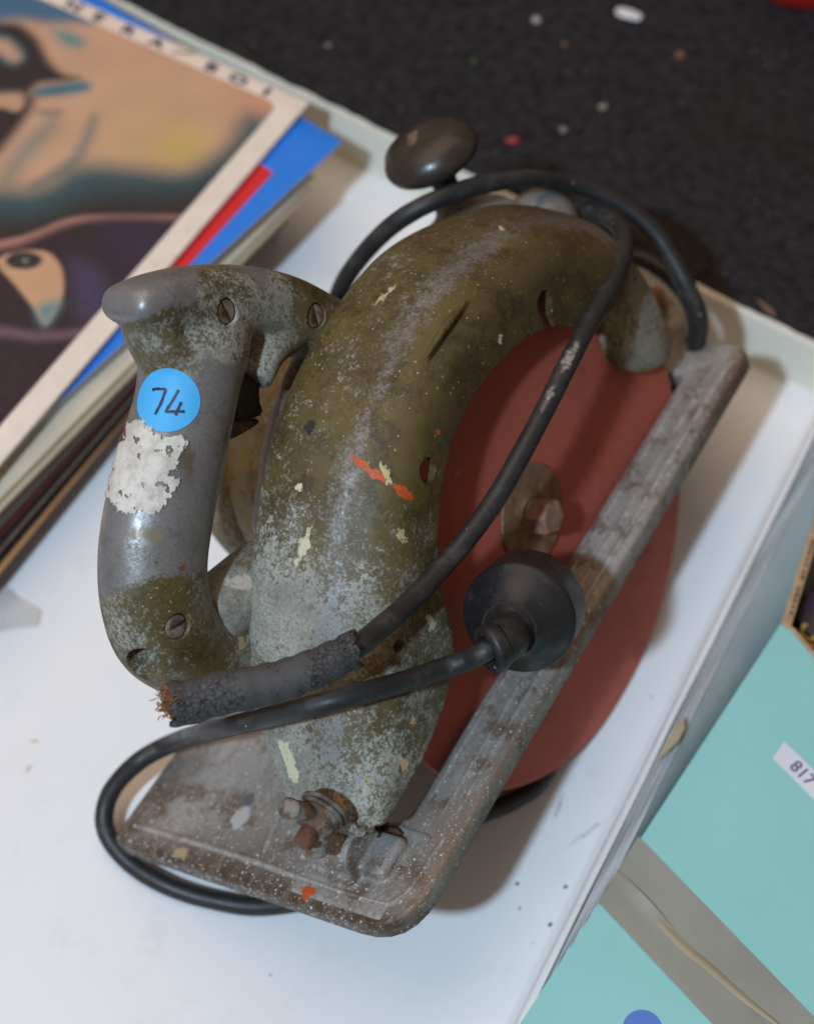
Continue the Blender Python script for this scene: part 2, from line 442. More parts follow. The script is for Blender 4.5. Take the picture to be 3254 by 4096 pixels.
bmesh.ops.recalc_face_normals(bm, faces=bm.faces)
obj('sloping_edge', bm, white_paint('edge_shade_grey', col=(.34, .37, .37)), tray, angle=60)  # white board edge sloped and coloured grey for the shade beside the box

# carpet: dark felt on the table behind, its cut edge lying on the back rim
def carpet_mat():
    t = NT('dark_carpet')
    fine = t.noise(900, 6, .8); mid = t.noise(160, 6, .75); big = t.noise(12, 4)
    c = t.mix(t.ramp(mid, .3, .7), (.012, .0115, .0125), (.050, .046, .050))
    c = t.mix(t.ramp(fine, .5, .75, 0, .7), c, (.078, .073, .077))
    c = t.mix(t.ramp(big, .45, .7, 0, .4), c, (.034, .027, .021))
    c, _ = specks(t, c, 95, .10, .10, (.17, .15, .14)); c, _ = specks(t, c, 60, .075, .05, (.20, .13, .08))
    return t.done(c, .95, 0, t.bump(t.math('ADD', mid, fine), .9, .0012), .1)
m_carpet = carpet_mat()
bm = bm_new(); rows = []
nx, ny = 190, 40
E0 = b0 - bd * 420; 
for i in range(nx + 1):
    s = i / nx * 900
    edge = 2.6 + 2.0 * noise.noise(Vector((s * .021, 0, 0))) + 1.3 * noise.noise(Vector((s * .09, 4, 0))) + .5 * noise.noise(Vector((s * .4, 9, 0)))
    edge += 1.2 * min(1, max(0, (s - 560) / 60))
    row = []
    for j in range(ny + 2):
        if j == 0: d, z = edge + .1, 30.7
        else: d, z = edge + .4 + ((j - 1) / ny) ** 1.6 * 700, 32.3 + .5 * noise.noise(Vector((s * .03, j * .4, 2)))
        row.append(bm.verts.new((E0 + bd * s + bn * d + Vector((0, 0, z))) * MM))
    rows.append(row)
for i in range(nx):
    for j in range(ny + 1): bm.faces.new((rows[i][j], rows[i + 1][j], rows[i + 1][j + 1], rows[i][j + 1]))
bmesh.ops.recalc_face_normals(bm, faces=bm.faces)
tag(obj('carpet', bm, m_carpet, None), None, None, kind='structure')
# the table top everything stands on
bm = bm_new(); box(bm, Matrix.Translation((0, .1, -.0165)), 2.4, 2.2, .02)
tag(obj('table_surface', bm, simple('dark_table', (.03, .027, .025), .7)), None, None, kind='structure')

# lint and crumbs on the carpet
m_lint = simple('lint', (.30, .26, .22), .9); bm = bm_new()
for i in range(260):
    p = b0 + bd * random.uniform(-120, 330) + bn * (12 + random.random() ** 1.3 * 330)
    r = random.choice((.25, .3, .4, .55))
    bmesh.ops.create_icosphere(bm, subdivisions=1, radius=r * MM, matrix=Matrix.Translation((p + Vector((0, 0, 33))) * MM) @ Matrix.Diagonal((1, random.uniform(.5, 1), .6, 1)))
tag(obj('lint', bm, m_lint), 'fine pale lint scattered over the dark carpet', 'lint', kind='stuff')
def crumb(name, p, size, mat, label, cat, rz=0, seed=0, group=None):
    bm = bm_new(); bmesh.ops.create_icosphere(bm, subdivisions=3, radius=1)
    for v in bm.verts:
        k = 1 + .35 * noise.noise(v.co * 1.3 + Vector((seed, 0, 0))) + .15 * noise.noise(v.co * 3.1 + Vector((seed, 7, 0)))
        v.co = Vector((v.co.x * size[0] * k, v.co.y * size[1] * k, max(-.6, v.co.z) * size[2] * k)) * MM
    o = obj(name, bm, mat); o.location = (Vector(p) + Vector((0, 0, .55 * size[2]))) * MM; o.rotation_euler = (0, 0, rz)
    return tag(o, label, cat, group)
cp = [(63.9,343.1,33), (16.8,338.9,33), (47.5,278,33), (27.3,262.7,33), (88.5,313.8,33), (-15.4,309.4,33), (-89.1,320.9,33), (2.1,255.8,33), (115.6,151.9,33), (30.6,321.2,33)]
m_pw = simple('white_paper', (.70, .66, .66), .8); m_cr = simple('crumb', (.30, .24, .18), .9); m_red = simple('red_plastic_bit', (.28, .035, .03), .6)
m_brown = simple('brown_bit', (.20, .11, .06), .9); m_green = simple('green_bit', (.06, .12, .03), .9)
crumb('paper_scrap', cp[0], (7.2, 3.0, 1.6), m_pw, 'white crumpled paper scrap on the carpet near the top edge', 'paper scrap', -.45, 1)
crumb('pebble', cp[1], (2.1, 2.1, 1.4), simple('pale_stone', (.42, .40, .36), .8), 'small round pale pebble on the carpet left of the white paper scrap', 'pebble', 0, 2)
crumb('crumb', cp[2], (2.4, 1.6, 1.2), m_cr, 'cream oval crumb on the carpet above the round knob shadow', 'crumb', .3, 3)
crumb('crumb', cp[3], (1.7, 1.6, 1.1), m_cr, 'small round tan crumb just right of the reddish bit', 'crumb', 0, 4)
crumb('crumb', cp[4], (2.4, 2.2, 1.4), m_brown, 'brown crumb on the carpet below the white paper scrap', 'crumb', .5, 5)
crumb('leaf_bit', cp[5], (1.4, 1.2, .8), m_green, 'tiny green bit on the dark carpet above the saw knob', 'leaf bit', 0, 6)
crumb('crumb', cp[6], (1.6, 1.2, .9), m_cr, 'tan crumb on the carpet close to the record sleeves', 'crumb', 0, 7)
crumb('plastic_bit', cp[7], (3.4, 2.3, 1.2), m_red, 'dull red bit lying on the carpet right of the saw knob', 'plastic bit', 0, 8)
crumb('twig', cp[8], (1.2, 6.5, 1.0), m_brown, 'short brown twig on the carpet above the tray right rim', 'twig', .62, 9)
crumb('crumb', cp[9], (1.3, 1.3, .9), m_brown, 'brown crumb between the pale pebble and the white paper scrap', 'crumb', 0, 10)

# red tub, only its lower corner in view
rc = [(134.1,349.3,33), (160.1,344.8,33)]; rq = Vector(rc[0]); rdir = (Vector(rc[1]) - rq).normalized(); rup = Vector((-rdir.y, rdir.x, 0))
bm = bm_new(); rows = []
base = round_poly([(0, 0), (150, 0), (150, 110), (0, 110)], 22, 8)
prof = [(6, 0), (2, .6), (.5, 2.5), (-1, 10), (-3.5, 45), (-6, 46), (-6, 50), (-3, 50), (-1, 45), (2, 10), (4, 4)]
ctr = Vector((75, 55))
for q in base:
    d = (Vector((q.x, q.y)) - ctr)
    rows.append([bm.verts.new((rq - rdir * 6 + rdir * (ctr.x + d.x * (1 - i_ / d.length)) + rup * (ctr.y + d.y * (1 - i_ / d.length)) + Vector((0, 0, z_))) * MM) for i_, z_ in prof])
for a, b in zip(rows, rows[1:] + rows[:1]):
    for j in range(len(prof) - 1): bm.faces.new((a[j], b[j], b[j + 1], a[j + 1]))
bm.faces.new([r[0] for r in rows]); bm.faces.new([r[-1] for r in reversed(rows)])
bmesh.ops.recalc_face_normals(bm, faces=bm.faces)
tub = obj('plastic_tub', bm, simple('red_plastic', (.50, .022, .014), .35)); 
tag(tub, 'bright red plastic tub with rounded corner standing at the top right of the carpet', 'tub')

# ================================================================ the saw
saw = empty('circular_saw'); saw.matrix_world = SAWM
tag(saw, 'old worn olive and grey circular saw with red disc lying on the white tray', 'circular saw')
AXR = Vector((0, -1, 0))        # to the saw's right in its own space
CREAM = (.60, .55, .36); ORANGE = (.52, .085, .018); PEACH = (.62, .42, .24)
def saw_blob(p, ra, rb, ang, color, soft=.12, deep=14):
    return (tuple(S(p)), (ra * MM, deep * MM, rb * MM), (0, ang, 0), color, soft)
# ---- hood
INN = [(56,13,49.4), (47.6,13,59.2), (38.6,13,67.8), (19.5,13,77.1), (-2.6,13,81.1), (-20.9,13,79.9), (-35,13,75), (-50.2,13,64.2), (-63.3,13,48.8), (-69.3,13,37.7), (-73.8,13,22.2), (-81.2,13,12.3), (-93.1,13,5.1), (-110.9,13,-0.1), (-125.1,13,-1.1), (-138.7,13,-1.7), (-146.3,13,1.9), (-149.1,13,4.7)]
OUT = [(110.6,-6,38.3), (106.7,-8,54.7), (98.8,-10,67), (80.7,-14,86.8), (61,-19,99.8), (27.6,-24,111.5), (-3.4,-25,113.4), (-32.3,-25,110), (-60.8,-25,100.3), (-87.9,-25,80.5), (-106.3,-25,63.6), (-121,-24,44.8), (-135,-20,24.4), (-141.3,-16,13.1), (-145.3,-12,7.2), (-145,-8,-1.2), (-143.6,-2,-6.9), (-143.7,2,-7)]
NS = 6
inn = catmull([(p[0], 0, p[2]) for p in INN], NS); out_ = catmull([(p[0], 0, p[2]) for p in OUT], NS)
wid = catmull([(p[1], 0, 0) for p in OUT], NS)
bm = bm_new(); rows = []; meta = []
PROF = [(0, 13), (.015, 13.05), (.06, 13.2), (.3, 13.7), (.5, 13.7), (.60, 13.0), (.68, 11.0), (.75, 7.6), (.81, 3), (.87, -3.5), (.92, -10), (.96, -17), (.99, -23), (1.0, -27), (.985, -31), (.95, -33.5), (.86, -34.6), (.5, -35)]
for i in range(len(inn)):
    a, b = inn[i], out_[i]; d = b - a; L_ = d.length
    row = []
    wsc = (13 - wid[i].x) / 38.0                      # the tail is narrower
    u = i / (len(inn) - 1)
    # give the radius a little more where the silhouette is taken on the rounded corner
    for (s, n_) in PROF:
        nn = 13 - (13 - n_) * max(.28, min(1, wsc + .02))
        p = a + d * s
        row.append(bm.verts.new(S((p.x, nn, p.z))))
    rows.append(row)
for a, b in zip(rows, rows[1:]):
    for j in range(len(PROF) - 1): bm.faces.new((a[j], a[j + 1], b[j + 1], b[j]))
bm.faces.new(list(reversed(rows[-1])))
bmesh.ops.recalc_face_normals(bm, faces=bm.faces)
hood = obj('blade_guard', bm, None, None, angle=180)
sol = hood.modifiers.new('s', 'SOLIDIFY'); sol.thickness = .0032; sol.offset = -1
sb = hood.modifiers.new('b', 'SUBSURF'); sb.levels = 1; sb.render_levels = 1
apply_mods(hood)
# slot, hole and small hole cut through the side wall
def cut(o, bmc):
    c = obj('cutter', bmc, None, None)
    m = o.modifiers.new('c', 'BOOLEAN'); m.operation = 'DIFFERENCE'; m.object = c; m.solver = 'EXACT'
    apply_mods(o)
    me = c.data; bpy.data.objects.remove(c); bpy.data.meshes.remove(me)
HL = [(-47.8,12,78.8), (-96.5,12,41.4), (38.8,12,78.3), (36.9,12,68.3)]
bmc = bm_new()
lathe(bmc, [(0, -.012), (.0047, -.012), (.0047, .012), (0, .012)], axis_matrix(S((HL[0][0], 12, HL[0][2])), AXR), 20)
lathe(bmc, [(0, -.012), (.0024, -.012), (.0024, .012), (0, .012)], axis_matrix(S((HL[1][0], 12, HL[1][2])), AXR), 16)
q0, q1 = S((HL[2][0], 12, HL[2][2])), S((HL[3][0], 12, HL[3][2]))
sd = (q1 - q0).normalized()
pr = [(x * 1.5, y * 1.25) for x, y in [(-.0034, 0), (-.0028, -.0032), (0, -.0045), (.0026, -.0030), (.0032, 0), (.0020, .005), (.0020, .016), (-.0016, .016), (-.0018, .005)]]
px_ = sd.cross(AXR).normalized()
va = [bmc.verts.new(q0 + px_ * x + sd * y + AXR * -.011) for x, y in pr]; vb = [bmc.verts.new(q0 + px_ * x + sd * y + AXR * .011) for x, y in pr]
bmc.faces.new(va); bmc.faces.new(list(reversed(vb)))
for k in range(len(pr)): bmc.faces.new((va[k], va[k - 1], vb[k - 1], vb[k]))
bmesh.ops.recalc_face_normals(bmc, faces=bmc.faces)
cut(hood, bmc)
hood.parent = saw
def hood_uv(co):
    l, n, N = co.x / MM, -co.y / MM, co.z / MM + HB
    return l, n, N, math.hypot(l, N), math.degrees(math.atan2(N, l)) % 360
def ss(x, a, b):
    t = max(0, min(1, (x - a) / (b - a))); return t * t * (3 - 2 * t)
def hood_flake(co):
    l, n, N, r, ph = hood_uv(co)
    return .24 + .44 * ss(ph, 112, 155) + .22 * ss(-n, 0, 16) * ss(ph, 85, 120) - .26 * ss(n, 9, 13) * (1 - ss(ph, 120, 158)) + .75 * (1 - ss(ph, 26, 48)) * ss(n, 0, 10) + .30 * noise.noise(co * 28) + .22 * noise.noise(co * 90)
def hood_bare(co):
    l, n, N, r, ph = hood_uv(co)
    ridge = max(0, 1 - abs(n - 1) / 10.0)
    tip = 1 - ss(ph, 30, 60)
    return .10 + .08 * ss(-n, -4, 12) + .44 * ridge ** .7 * (1 - .5 * ss(ph, 150, 172)) + .18 * ss(-n, 0, 14) * (1 - ss(ph, 90, 120)) + .10 * noise.noise(co * 35) + .30 * tip * ss(n, -6, 6) + .18 * ss(ph, 125, 160) * ss(-n, -10, 0)
attr(hood, 'flake', hood_flake); attr(hood, 'bare', hood_bare)
attr(hood, 'grime', lambda co: max(0, .55 * noise.noise(co * 40 + Vector((5, 5, 5)))) * (1 - ss(hood_uv(co)[4], 110, 150)) + .50 * (1 - ss(hood_uv(co)[4], 40, 85)) * ss(-co.y / MM, 30, -10) + .35 * ss(-co.y / MM, 6, 13) * (1 - ss(hood_uv(co)[4], 110, 140)))
me = hood.data
try: me.set_sharp_from_angle(angle=math.radians(38))
except Exception: pass
camS = SAWM.inverted() @ (Vector((-49.4,-378.7,705.6)) * MM)
hdbv = BVHTree.FromPolygons([v.co.copy() for v in hood.data.vertices], [p.vertices[:] for p in hood.data.polygons])
def on_hood(p):
    h = hdbv.ray_cast(camS, (p - camS).normalized()); return h[0] if h[0] is not None else p
hb = []
def hp(*px): return px
def streak(p, q, wd, color, soft=.12, deep=14):
    a, b = on_hood(S(p)), on_hood(S(q)); c = (a + b) / 2; d = b - a
    z_ = (camS - c).normalized(); R_ = axis_matrix(Vector((0, 0, 0)), z_ - d.normalized() * z_.dot(d.normalized()), d)
    return (tuple(c), (d.length / 2, wd * MM / 2, .004), tuple(R_.to_euler('XYZ')), color, soft)
HPX = [(-62.6,11,90.1), (-57.1,11,75.9), (-59.9,11,88.6), (-67.3,11,65), (-77.6,11,128), (-103.8,11,99.5), (-76,11,29.4), (-104.8,11,8), (-150,11,20.3), (-154.4,11,47.5), (-150.4,11,55.3), (-119,11,2.8), (-141.5,11,17.2), (-31.1,11,80.2), (16,11,81.4), (-57.2,11,162.9), (39.4,11,113.8), (-6.5,11,107.3), (-133.2,11,11.7)]
SK = [(-69,11,106.2), (-61.4,11,86.8), (-60.3,11,82.9), (-54.7,11,70.5), (-58.9,11,93.5), (-60.8,11,83.5), (-67.1,11,69.1), (-67.4,11,61.2), (-76.1,11,33.2), (-76.2,11,24.4), (-117.9,11,5), (-117.6,11,-3.2), (-104.6,11,10), (-104.5,11,6.6), (-133.1,11,13.8), (-134,11,9.5)]
SKL = [(-80.7,-14,79.2), (-94.8,-14,74.5), (-138.3,-14,31.9), (-140.3,-14,23.5), (-139.1,-14,27.5), (-143.7,-14,14.7), (-62.1,-14,107.1), (-55.7,-14,107.3), (-77,-14,97.1), (-76.3,-14,94.1)]
SKT = [(-137.9,-4,3.8), (-140.5,-4,-4.2), (54.6,-4,100.8), (57.6,-4,97.9), (-15.4,-4,125.1), (-4,-4,123)]
for (a, b, wd, color, soft, deep, arr) in [(0,1,3.0,ORANGE,.10,9,SK),(2,3,3.4,ORANGE,.14,9,SK),(4,5,2.8,(.46,.42,.20),.14,9,SK),(6,7,2.8,(.46,.42,.22),.14,9,SK),(8,9,2.2,CREAM,.2,9,SK),(10,11,2.6,PEACH,.2,9,SK),(12,13,2.2,PEACH,.2,9,SK),(14,15,1.0,(.45,.36,.03),.5,12,SK),
        (0,1,2.6,CREAM,.25,12,SKL),(2,3,3.0,CREAM,.15,12,SKL),(4,5,3.6,CREAM,.12,14,SKL),(6,7,3.4,(.02,.018,.016),.3,12,SKL),(8,9,1.8,CREAM,.3,12,SKL),(0,1,3.6,PEACH,.14,12,SKT),(2,3,1.6,PEACH,.2,12,SKT),(4,5,1.3,(.45,.42,.26),.4,12,SKT)]:
    hb.append(streak(arr[a], arr[b], wd, color, soft, deep))
for q_, r_, c_ in ((13, 1.0, ORANGE), (14, 1.3, (.55, .50, .34)), (7, .5, ORANGE)):
    p_ = on_hood(S(HPX[q_])); hb.append((tuple(p_), (r_ * MM, r_ * MM, r_ * MM), (0, 0, 0), c_, .15))
m_hood = cast_paint('worn_hood_paint', hb)
hood.data.materials.clear(); hood.data.materials.append(m_hood)
# rib pressed on the hood's side
RB = [(-22.4,13,106.8), (-18.1,13,107.2), (-10.9,13,107.8), (-2.6,13,107.8), (3.9,13,107.4), (7.6,13,107.7)]
bm = bm_new(); tube(bm, catmull([S(p) for p in RB], 5), [.0003 + .0011 * math.sin(math.pi * q / 25) for q in range(26)], 10)
rib = obj('pressed_rib', bm, m_hood, hood)

# ---- gear casing, motor and front bracket (left of the hood)
SIDE = Vector((0, 1, 0))
def Sv(l, n, N): return S((l, n, N))
bm = bm_new()
lathe(bm, [(0, 0), (.064, 0), (.069, .003), (.069, .030), (.064, .042), (0, .048)], axis_matrix(Sv(0, -14, 10), -AXR), 48)
lathe(bm, [(0, 0), (.056, 0), (.055, .03), (.050, .05), (0, .055)], axis_matrix(Sv(2, -40, 20), -AXR), 48)
ell_tube(bm, catmull([Sv(-6, -46, 46), Sv(-6, -47, 66), Sv(-2, -47, 84), Sv(2, -45, 94)], 4), [.030] * 4 + [.025] * 4 + [.018] * 4 + [.013], [.015] * 13, SIDE)
ell_tube(bm, catmull([Sv(-120, -43, 68), Sv(-98, -42, 62), Sv(-70, -40, 52), Sv(-40, -38, 40)], 4), [.0135] * 4 + [.014] * 4 + [.016] * 4 + [.02], [.012] * 13, SIDE)
bm2 = bm
gear = obj('gear_casing', bm, None, saw); remesh(gear, .0016, 8)
m_case = cast_paint('casing_paint', bright=2.0, blobs=[saw_blob([(-104.2,-36,72.7)][0], 5.5, 2.2, .75, (.50, .45, .36), .2, 30)])  # olive lightened because the casing lies in shade
gear.data.materials.append(m_case)
attr(gear, 'flake', lambda co: .80 + .75 * noise.noise(co * 30)); attr(gear, 'bare', lambda co: .36 + .4 * noise.noise(co * 22 + Vector((3, 1, 2)))); attr(gear, 'grime', lambda co: .05)
bm = bm_new()
lathe(bm, [(0, 0), (.0535, 0), (.0535, .044), (.0520, .045), (.0520, .046), (.0535, .047), (.0535, .062), (.050, .069), (.041, .0745), (.020, .077), (0, .0775)], axis_matrix(Sv(-5, -46, 31), -AXR), 64)
motor = obj('motor_housing', bm, cast_paint('motor_paint', bright=2.8), saw, angle=60)  # same olive, brightened to offset the shade of handle and hood
attr(motor, 'flake', lambda co: .62 + .6 * noise.noise(co * 28)); attr(motor, 'bare', lambda co: .12 + .4 * noise.noise(co * 22)); attr(motor, 'grime', lambda co: .08)
bm = bm_new()
ell_tube(bm, catmull([Sv(25, -50, 52), Sv(60, -54, 62), Sv(92, -58, 66), Sv(112, -56, 59)], 4), [.018] * 4 + [.013] * 4 + [.011] * 4 + [.008], [.016] * 4 + [.017] * 8 + [.014], SIDE)
bmesh.ops.create_uvsphere(bm, u_segments=20, v_segments=12, radius=.016, matrix=Matrix.Translation(Sv(116, -41, 50)) @ Matrix.Diagonal((1, 1.0, 1.0, 1)))
ell_tube(bm, catmull([Sv(40, -30, 50), Sv(85, -36, 50), Sv(115, -41, 47)], 4), [.016] * 9, [.012] * 9, SIDE)
lathe(bm, [(0, 0), (.0105, 0), (.0095, .010), (.0075, .017), (0, .017)], axis_matrix(Sv(95, -60, 66), Vector((0, 0, 1))), 24)
fb = obj('front_bracket', bm, None, saw); remesh(fb, .0013, 6); fb.data.materials.append(cast_paint('bracket_metal', bright=1.6))
attr(fb, 'flake', lambda co: .55); attr(fb, 'bare', lambda co: .78 + .35 * noise.noise(co * 40)); attr(fb, 'grime', lambda co: .0)

# ---- front knob
KN = [(94.8,-60,104.6)][0]
m_bake = rubber('dark_bakelite', (.036, .027, .021), .33, .5)
bm = bm_new()
kc = Vector(KN)
lathe(bm, [(0, -.0085), (.006, -.0085), (.0062, -.0055), (.0145, -.0048), (.0172, -.0030), (.0180, -.0008), (.0178, .0006), (.0160, .0042), (.0120, .0066), (.0060, .0079), (0, .0082)], axis_matrix(S(kc), (0, 0, 1)) @ Matrix.Diagonal((1.1, 1.1, 1.18, 1)), 48)
knob = obj('front_knob', bm, m_bake, saw, angle=60)
bm = bm_new(); lathe(bm, [(0, -.034), (.0062, -.034), (.0052, -.016), (.0062, -.0085), (0, -.0085)], axis_matrix(S(kc), (0, 0, 1)), 24)
obj('knob_stem', bm, rubber('dark_stem', (.02, .016, .014), .4), knob)
bm = bm_new(); M = axis_matrix(S(kc) + Vector((-.0035, .0022, .0091)), (-.22, .12, 1), (1, .35, 0)); box(bm, M, .0085, .0052, .0016, .0005)
obj('knob_screw', bm, rust('rusty_brown', (.20, .12, .07), (.08, .045, .025), .1), knob)

# ---- shoe (base plate) with its slot
CO = [(-162.8,-119,-26), (-169.3,34.9,-26), (70.1,26.3,-26), (46.5,26.5,-26), (-55.3,4.7,-26), (-102.1,3.6,-26), (-131.2,-5,-26)]
lr, nl, nr, nb = -169.0, CO[0][1], CO[2][1], CO[4][1]
outer = [(lr, nl), (lr, nr + 3), (-100, nr + 1.5), (132, nr - 1), (133, -9), (150, -16), (176, -46), (176, nl), ]
rads = [5, 22, 4, 9, 4, 6, 14, 14]
slot = [(-128, nb - 1), (112, nb - 2), (112, -26), (-128, -26)]
ro = round_poly([(a, b, 0) for a, b in outer], rads, 6); rs = round_poly([(a, b, 0) for a, b in slot], [9, 5, 5, 9], 6)
def ring_solid(bm, ro, rs, z0, z1, bev):
    """outline with one hole, its top edge rounded"""
    def off(poly, d, ccw):
        out = []
        for i, p in enumerate(poly):
            a = poly[i - 1]; b = poly[(i + 1) % len(poly)]; t = (b - a).normalized(); nrm = Vector((-t.y, t.x, 0)) * (1 if ccw else -1)
            out.append(p + nrm * d)
        return out
    def area(p): return sum(p[i - 1].x * p[i].y - p[i].x * p[i - 1].y for i in range(len(p)))
    layers_o, layers_s = [], []
    for (ins, z) in [(1.0, z0), (0, z0 + 1), (0, z1 - bev * 1.0), (bev * .3, z1 - bev * .3), (bev, z1)]:
        for poly, L in ((ro, layers_o), (rs, layers_s)):
            q = off(poly, ins * (1 if poly is ro else -1), area(poly) > 0)
            L.append([bm.verts.new(S((p.x, p.y, z))) for p in q])
    for L in (layers_o, layers_s):
        for a, b in zip(L, L[1:]):
            for k in range(len(a)): bm.faces.new((a[k - 1], a[k], b[k], b[k - 1]))
    for lo, ls in ((layers_o[0], layers_s[0]), (layers_o[-1], layers_s[-1])):
        es = [bm.edges.get((lo[k - 1], lo[k])) for k in range(len(lo))] + [bm.edges.get((ls[k - 1], ls[k])) for k in range(len(ls))]
        bmesh.ops.triangle_fill(bm, edges=es, use_beauty=True, use_dissolve=False)
    bmesh.ops.recalc_face_normals(bm, faces=bm.faces)
bm = bm_new(); ring_solid(bm, ro, rs, -35, -26, 1.6)
BP = [(-120.3,-81,-26), (-143.8,-66.9,-26), (-135.8,-68.7,-26), (-164,-16.8,-26), (-164.8,-82.8,-26), (-195,-43.6,-26), (-153.3,-12.8,-26), (74.7,1.9,-26), (-150.5,-28.8,-26), (-168.8,-100.8,-26), (-64.8,-3.9,-26)]
bb = [saw_blob(BP[0], 6.0, 9, 0, (.36, .34, .31), .2), saw_blob(BP[1], 5.2, 9, 0, (.52, .52, .50), .18), saw_blob(BP[2], 3.2, 9, 0, (.13, .14, .155), .2),
      saw_blob(BP[3], 2.3, 9, 0, ORANGE, .15), saw_blob(BP[4], 2.6, 9, 0, (.42, .31, .18), .25), saw_blob(BP[7], 1.6, 9, 0, ORANGE, .2), saw_blob(BP[8], 1.5, 9, 0, (.55, .54, .50), .25)]
def flat_blob(b, ry): return (b[0], (b[1][0], ry * MM, .02), (0, 0, 0), b[3], b[4])
bb = [flat_blob(b, r) for b, r in zip(bb, (4.2, 4.0, 3.0, 2.8, 4.0, 2.2, 1.5))]
m_shoe = alloy('oxidised_shoe', bb)
shoe = obj('base_plate', bm, m_shoe, saw, angle=50)
bm_ = bmesh.new(); bm_.from_mesh(shoe.data)
bmesh.ops.subdivide_edges(bm_, edges=[e for e in bm_.edges if e.calc_length() > .02], cuts=3, use_grid_fill=False)
bmesh.ops.triangulate(bm_, faces=bm_.faces); bm_.to_mesh(shoe.data); bm_.free()
def shoe_grime(co):
    bl_ = max(0, .9 * noise.noise(co * 38 + Vector((1, 4, 2))))
    l, n, N, r, ph = hood_uv(co)
    rear = 1 - ss(l, lr + 5, lr + 15)
    fr = ss(l, 105, 125) * ss(n, nr - 8, nr - 2)
    return max(.8 * bl_, 1.0 * rear * (1 if n > nl + 25 else .9), .9 * fr, .35 * (1 - ss(n, nl + 2, nl + 8)))
attr(shoe, 'grime', shoe_grime)
attr(shoe, 'edge', lambda co: .8 * ss(-co.y / MM, nr - 1.0, nr + .6) * ss(co.z / MM, -3.2, -.8) + .9 * ss(co.x / MM, 112, 128) * ss(-co.y / MM, nr - 7, nr - 1))
# long ridges of the right-hand rail and the rim ledge, cast proud of the plate
def ridge(pts, rad, name='cast_ridge'):
    bm = bm_new(); P_ = catmull([S(p) for p in pts], 6); tube(bm, P_, [rad * .5] + [rad] * (len(P_) - 2) + [rad * .5], 8)
    return obj(name, bm, m_shoe, shoe)
ridge([(-118, nr - 4.2, -26.3), (-20, nr - 5.0, -26.2), (60, nr - 5.2, -26.2), (118, nr - 5.6, -26.4)], .0017)
ridge([(-112, nb + 3.6, -26.3), (-20, nb + 3.2, -26.2), (60, nb + 3.2, -26.2), (104, nb + 2.6, -26.4)], .0015)
ridge([(-118, (nb + nr) / 2 + 1, -26.7), (-20, (nb + nr) / 2, -26.6), (60, (nb + nr) / 2, -26.6), (116, (nb + nr) / 2 - 1, -26.6)], .0016)
ridge([(lr + 9, nl + 6, -26.5), (lr + 10, -60, -26.3), (lr + 9.5, 5, -26.4), (lr + 14, nr - 6, -26.5), (-128, nr - 3, -26.4)], .0015)
RG = [(-154.4,-46.3,-26), (-140.4,-49.5,-26), (-126.4,-53,-26), (-112.7,-55.9,-26)]; ridge([(p[0], p[1], -26.4) for p in RG], .0014)

# hinge: boss, pad, bolt, washers, wing nut
m_rust = rust('rust'); m_rustg = rust('rust_and_zinc', (.20, .095, .05), (.09, .065, .048), .9)
HG = [(-148.3,-10.1,-20), (-145,5.2,-20), (-141.7,-9.4,-20)]
bm = bm_new()
lathe(bm, [(0, -.010), (.0098, -.010), (.0098, .010), (0, .010)], axis_matrix(Sv(-146, -9, -19), AXR), 28)
box(bm, Matrix.Translation(Sv(-146, -9, -24)), .0225, .020, .008, .002)
box(bm, Matrix.Translation(Sv(-143, 4, -24.5)), .018, .016, .008, .003, 3)
box(bm, Matrix.Translation(Sv(-147, -4, -27)), .038, .044, .0036, .0014)
box(bm, Matrix.Translation(Sv(-142, -6, -6)), .006, .012, .026, .002)
hinge = obj('hinge_bracket', bm, None, saw); remesh(hinge, .0007, 3); hinge.data.materials.append(m_shoe); attr(hinge, 'grime', lambda co: .15)
HX = [(-154,4.5,14.6)][0]
WN = empty('wing_nut'); WN.parent = saw; WN.location = S(HX)
def WM(dl): return axis_matrix(Vector((-dl, 0, 0)) * MM, (-1, 0, 0))
bm = bm_new(); lathe(bm, [(.003, 0), (.0092, 0), (.0094, .0006), (.0092, .0013), (.003, .0013)], axis_matrix(Vector((.0045, 0, 0)), (-1, 0, 0)), 28)
lathe(bm, [(.003, .0017), (.0082, .0017), (.0084, .0024), (.0082, .0032), (.003, .0032)], axis_matrix(Vector((.0045, 0, 0)), (-1, 0, 0)), 28)
obj('washer', bm, rust('washer_steel', (.14, .10, .07), (.08, .06, .045), .6), WN)
bm = bm_new()
lathe(bm, [(0, 0), (.0075, 0), (.0066, .005), (.0055, .0075), (0, .0075)], axis_matrix(Vector((.0015, 0, 0)), (-1, 0, 0)), 28)
for sgn in (1, -1):
    d = Vector((-.55, .16 * sgn + .05, sgn)).normalized()
    yo = .0060 if sgn < 0 else .0015
    pts = [Vector((-.001, 0, .002 * sgn)), Vector((-.003, yo * .4, .0075 * sgn)), Vector((-.0058, yo * .8, .0125 * sgn)), Vector((-.0072, yo, .0152 * sgn))]
    ell_tube(bm, catmull(pts, 4), [.0030] * 5 + [.0034] * 4 + [.0038] * 2 + [.0034, .0022], [.0042] * 5 + [.0044] * 4 + [.0048] * 2 + [.0042, .0026], Vector((0, 1, 0)), 14)
wn = obj('wing_nut_body', bm, None, WN); remesh(wn, .00042, 1); wn.data.materials.append(m_rustg)
bm = bm_new(); lathe(bm, [(0, 0), (.0036, 0), (.0036, .0118), (.0030, .0126), (0, .0128)], axis_matrix(Vector((.001, 0, 0)), (-1, 0, 0)), 20)
obj('bolt_end', bm, rust('bolt_rust', (.20, .075, .035), (.08, .03, .018), .05), WN)
bm = bm_new(); tube(bm, [S(HX) + Vector((.001, 0, 0)), S(HX) + Vector((.007, 0, 0))], .0036, 16)
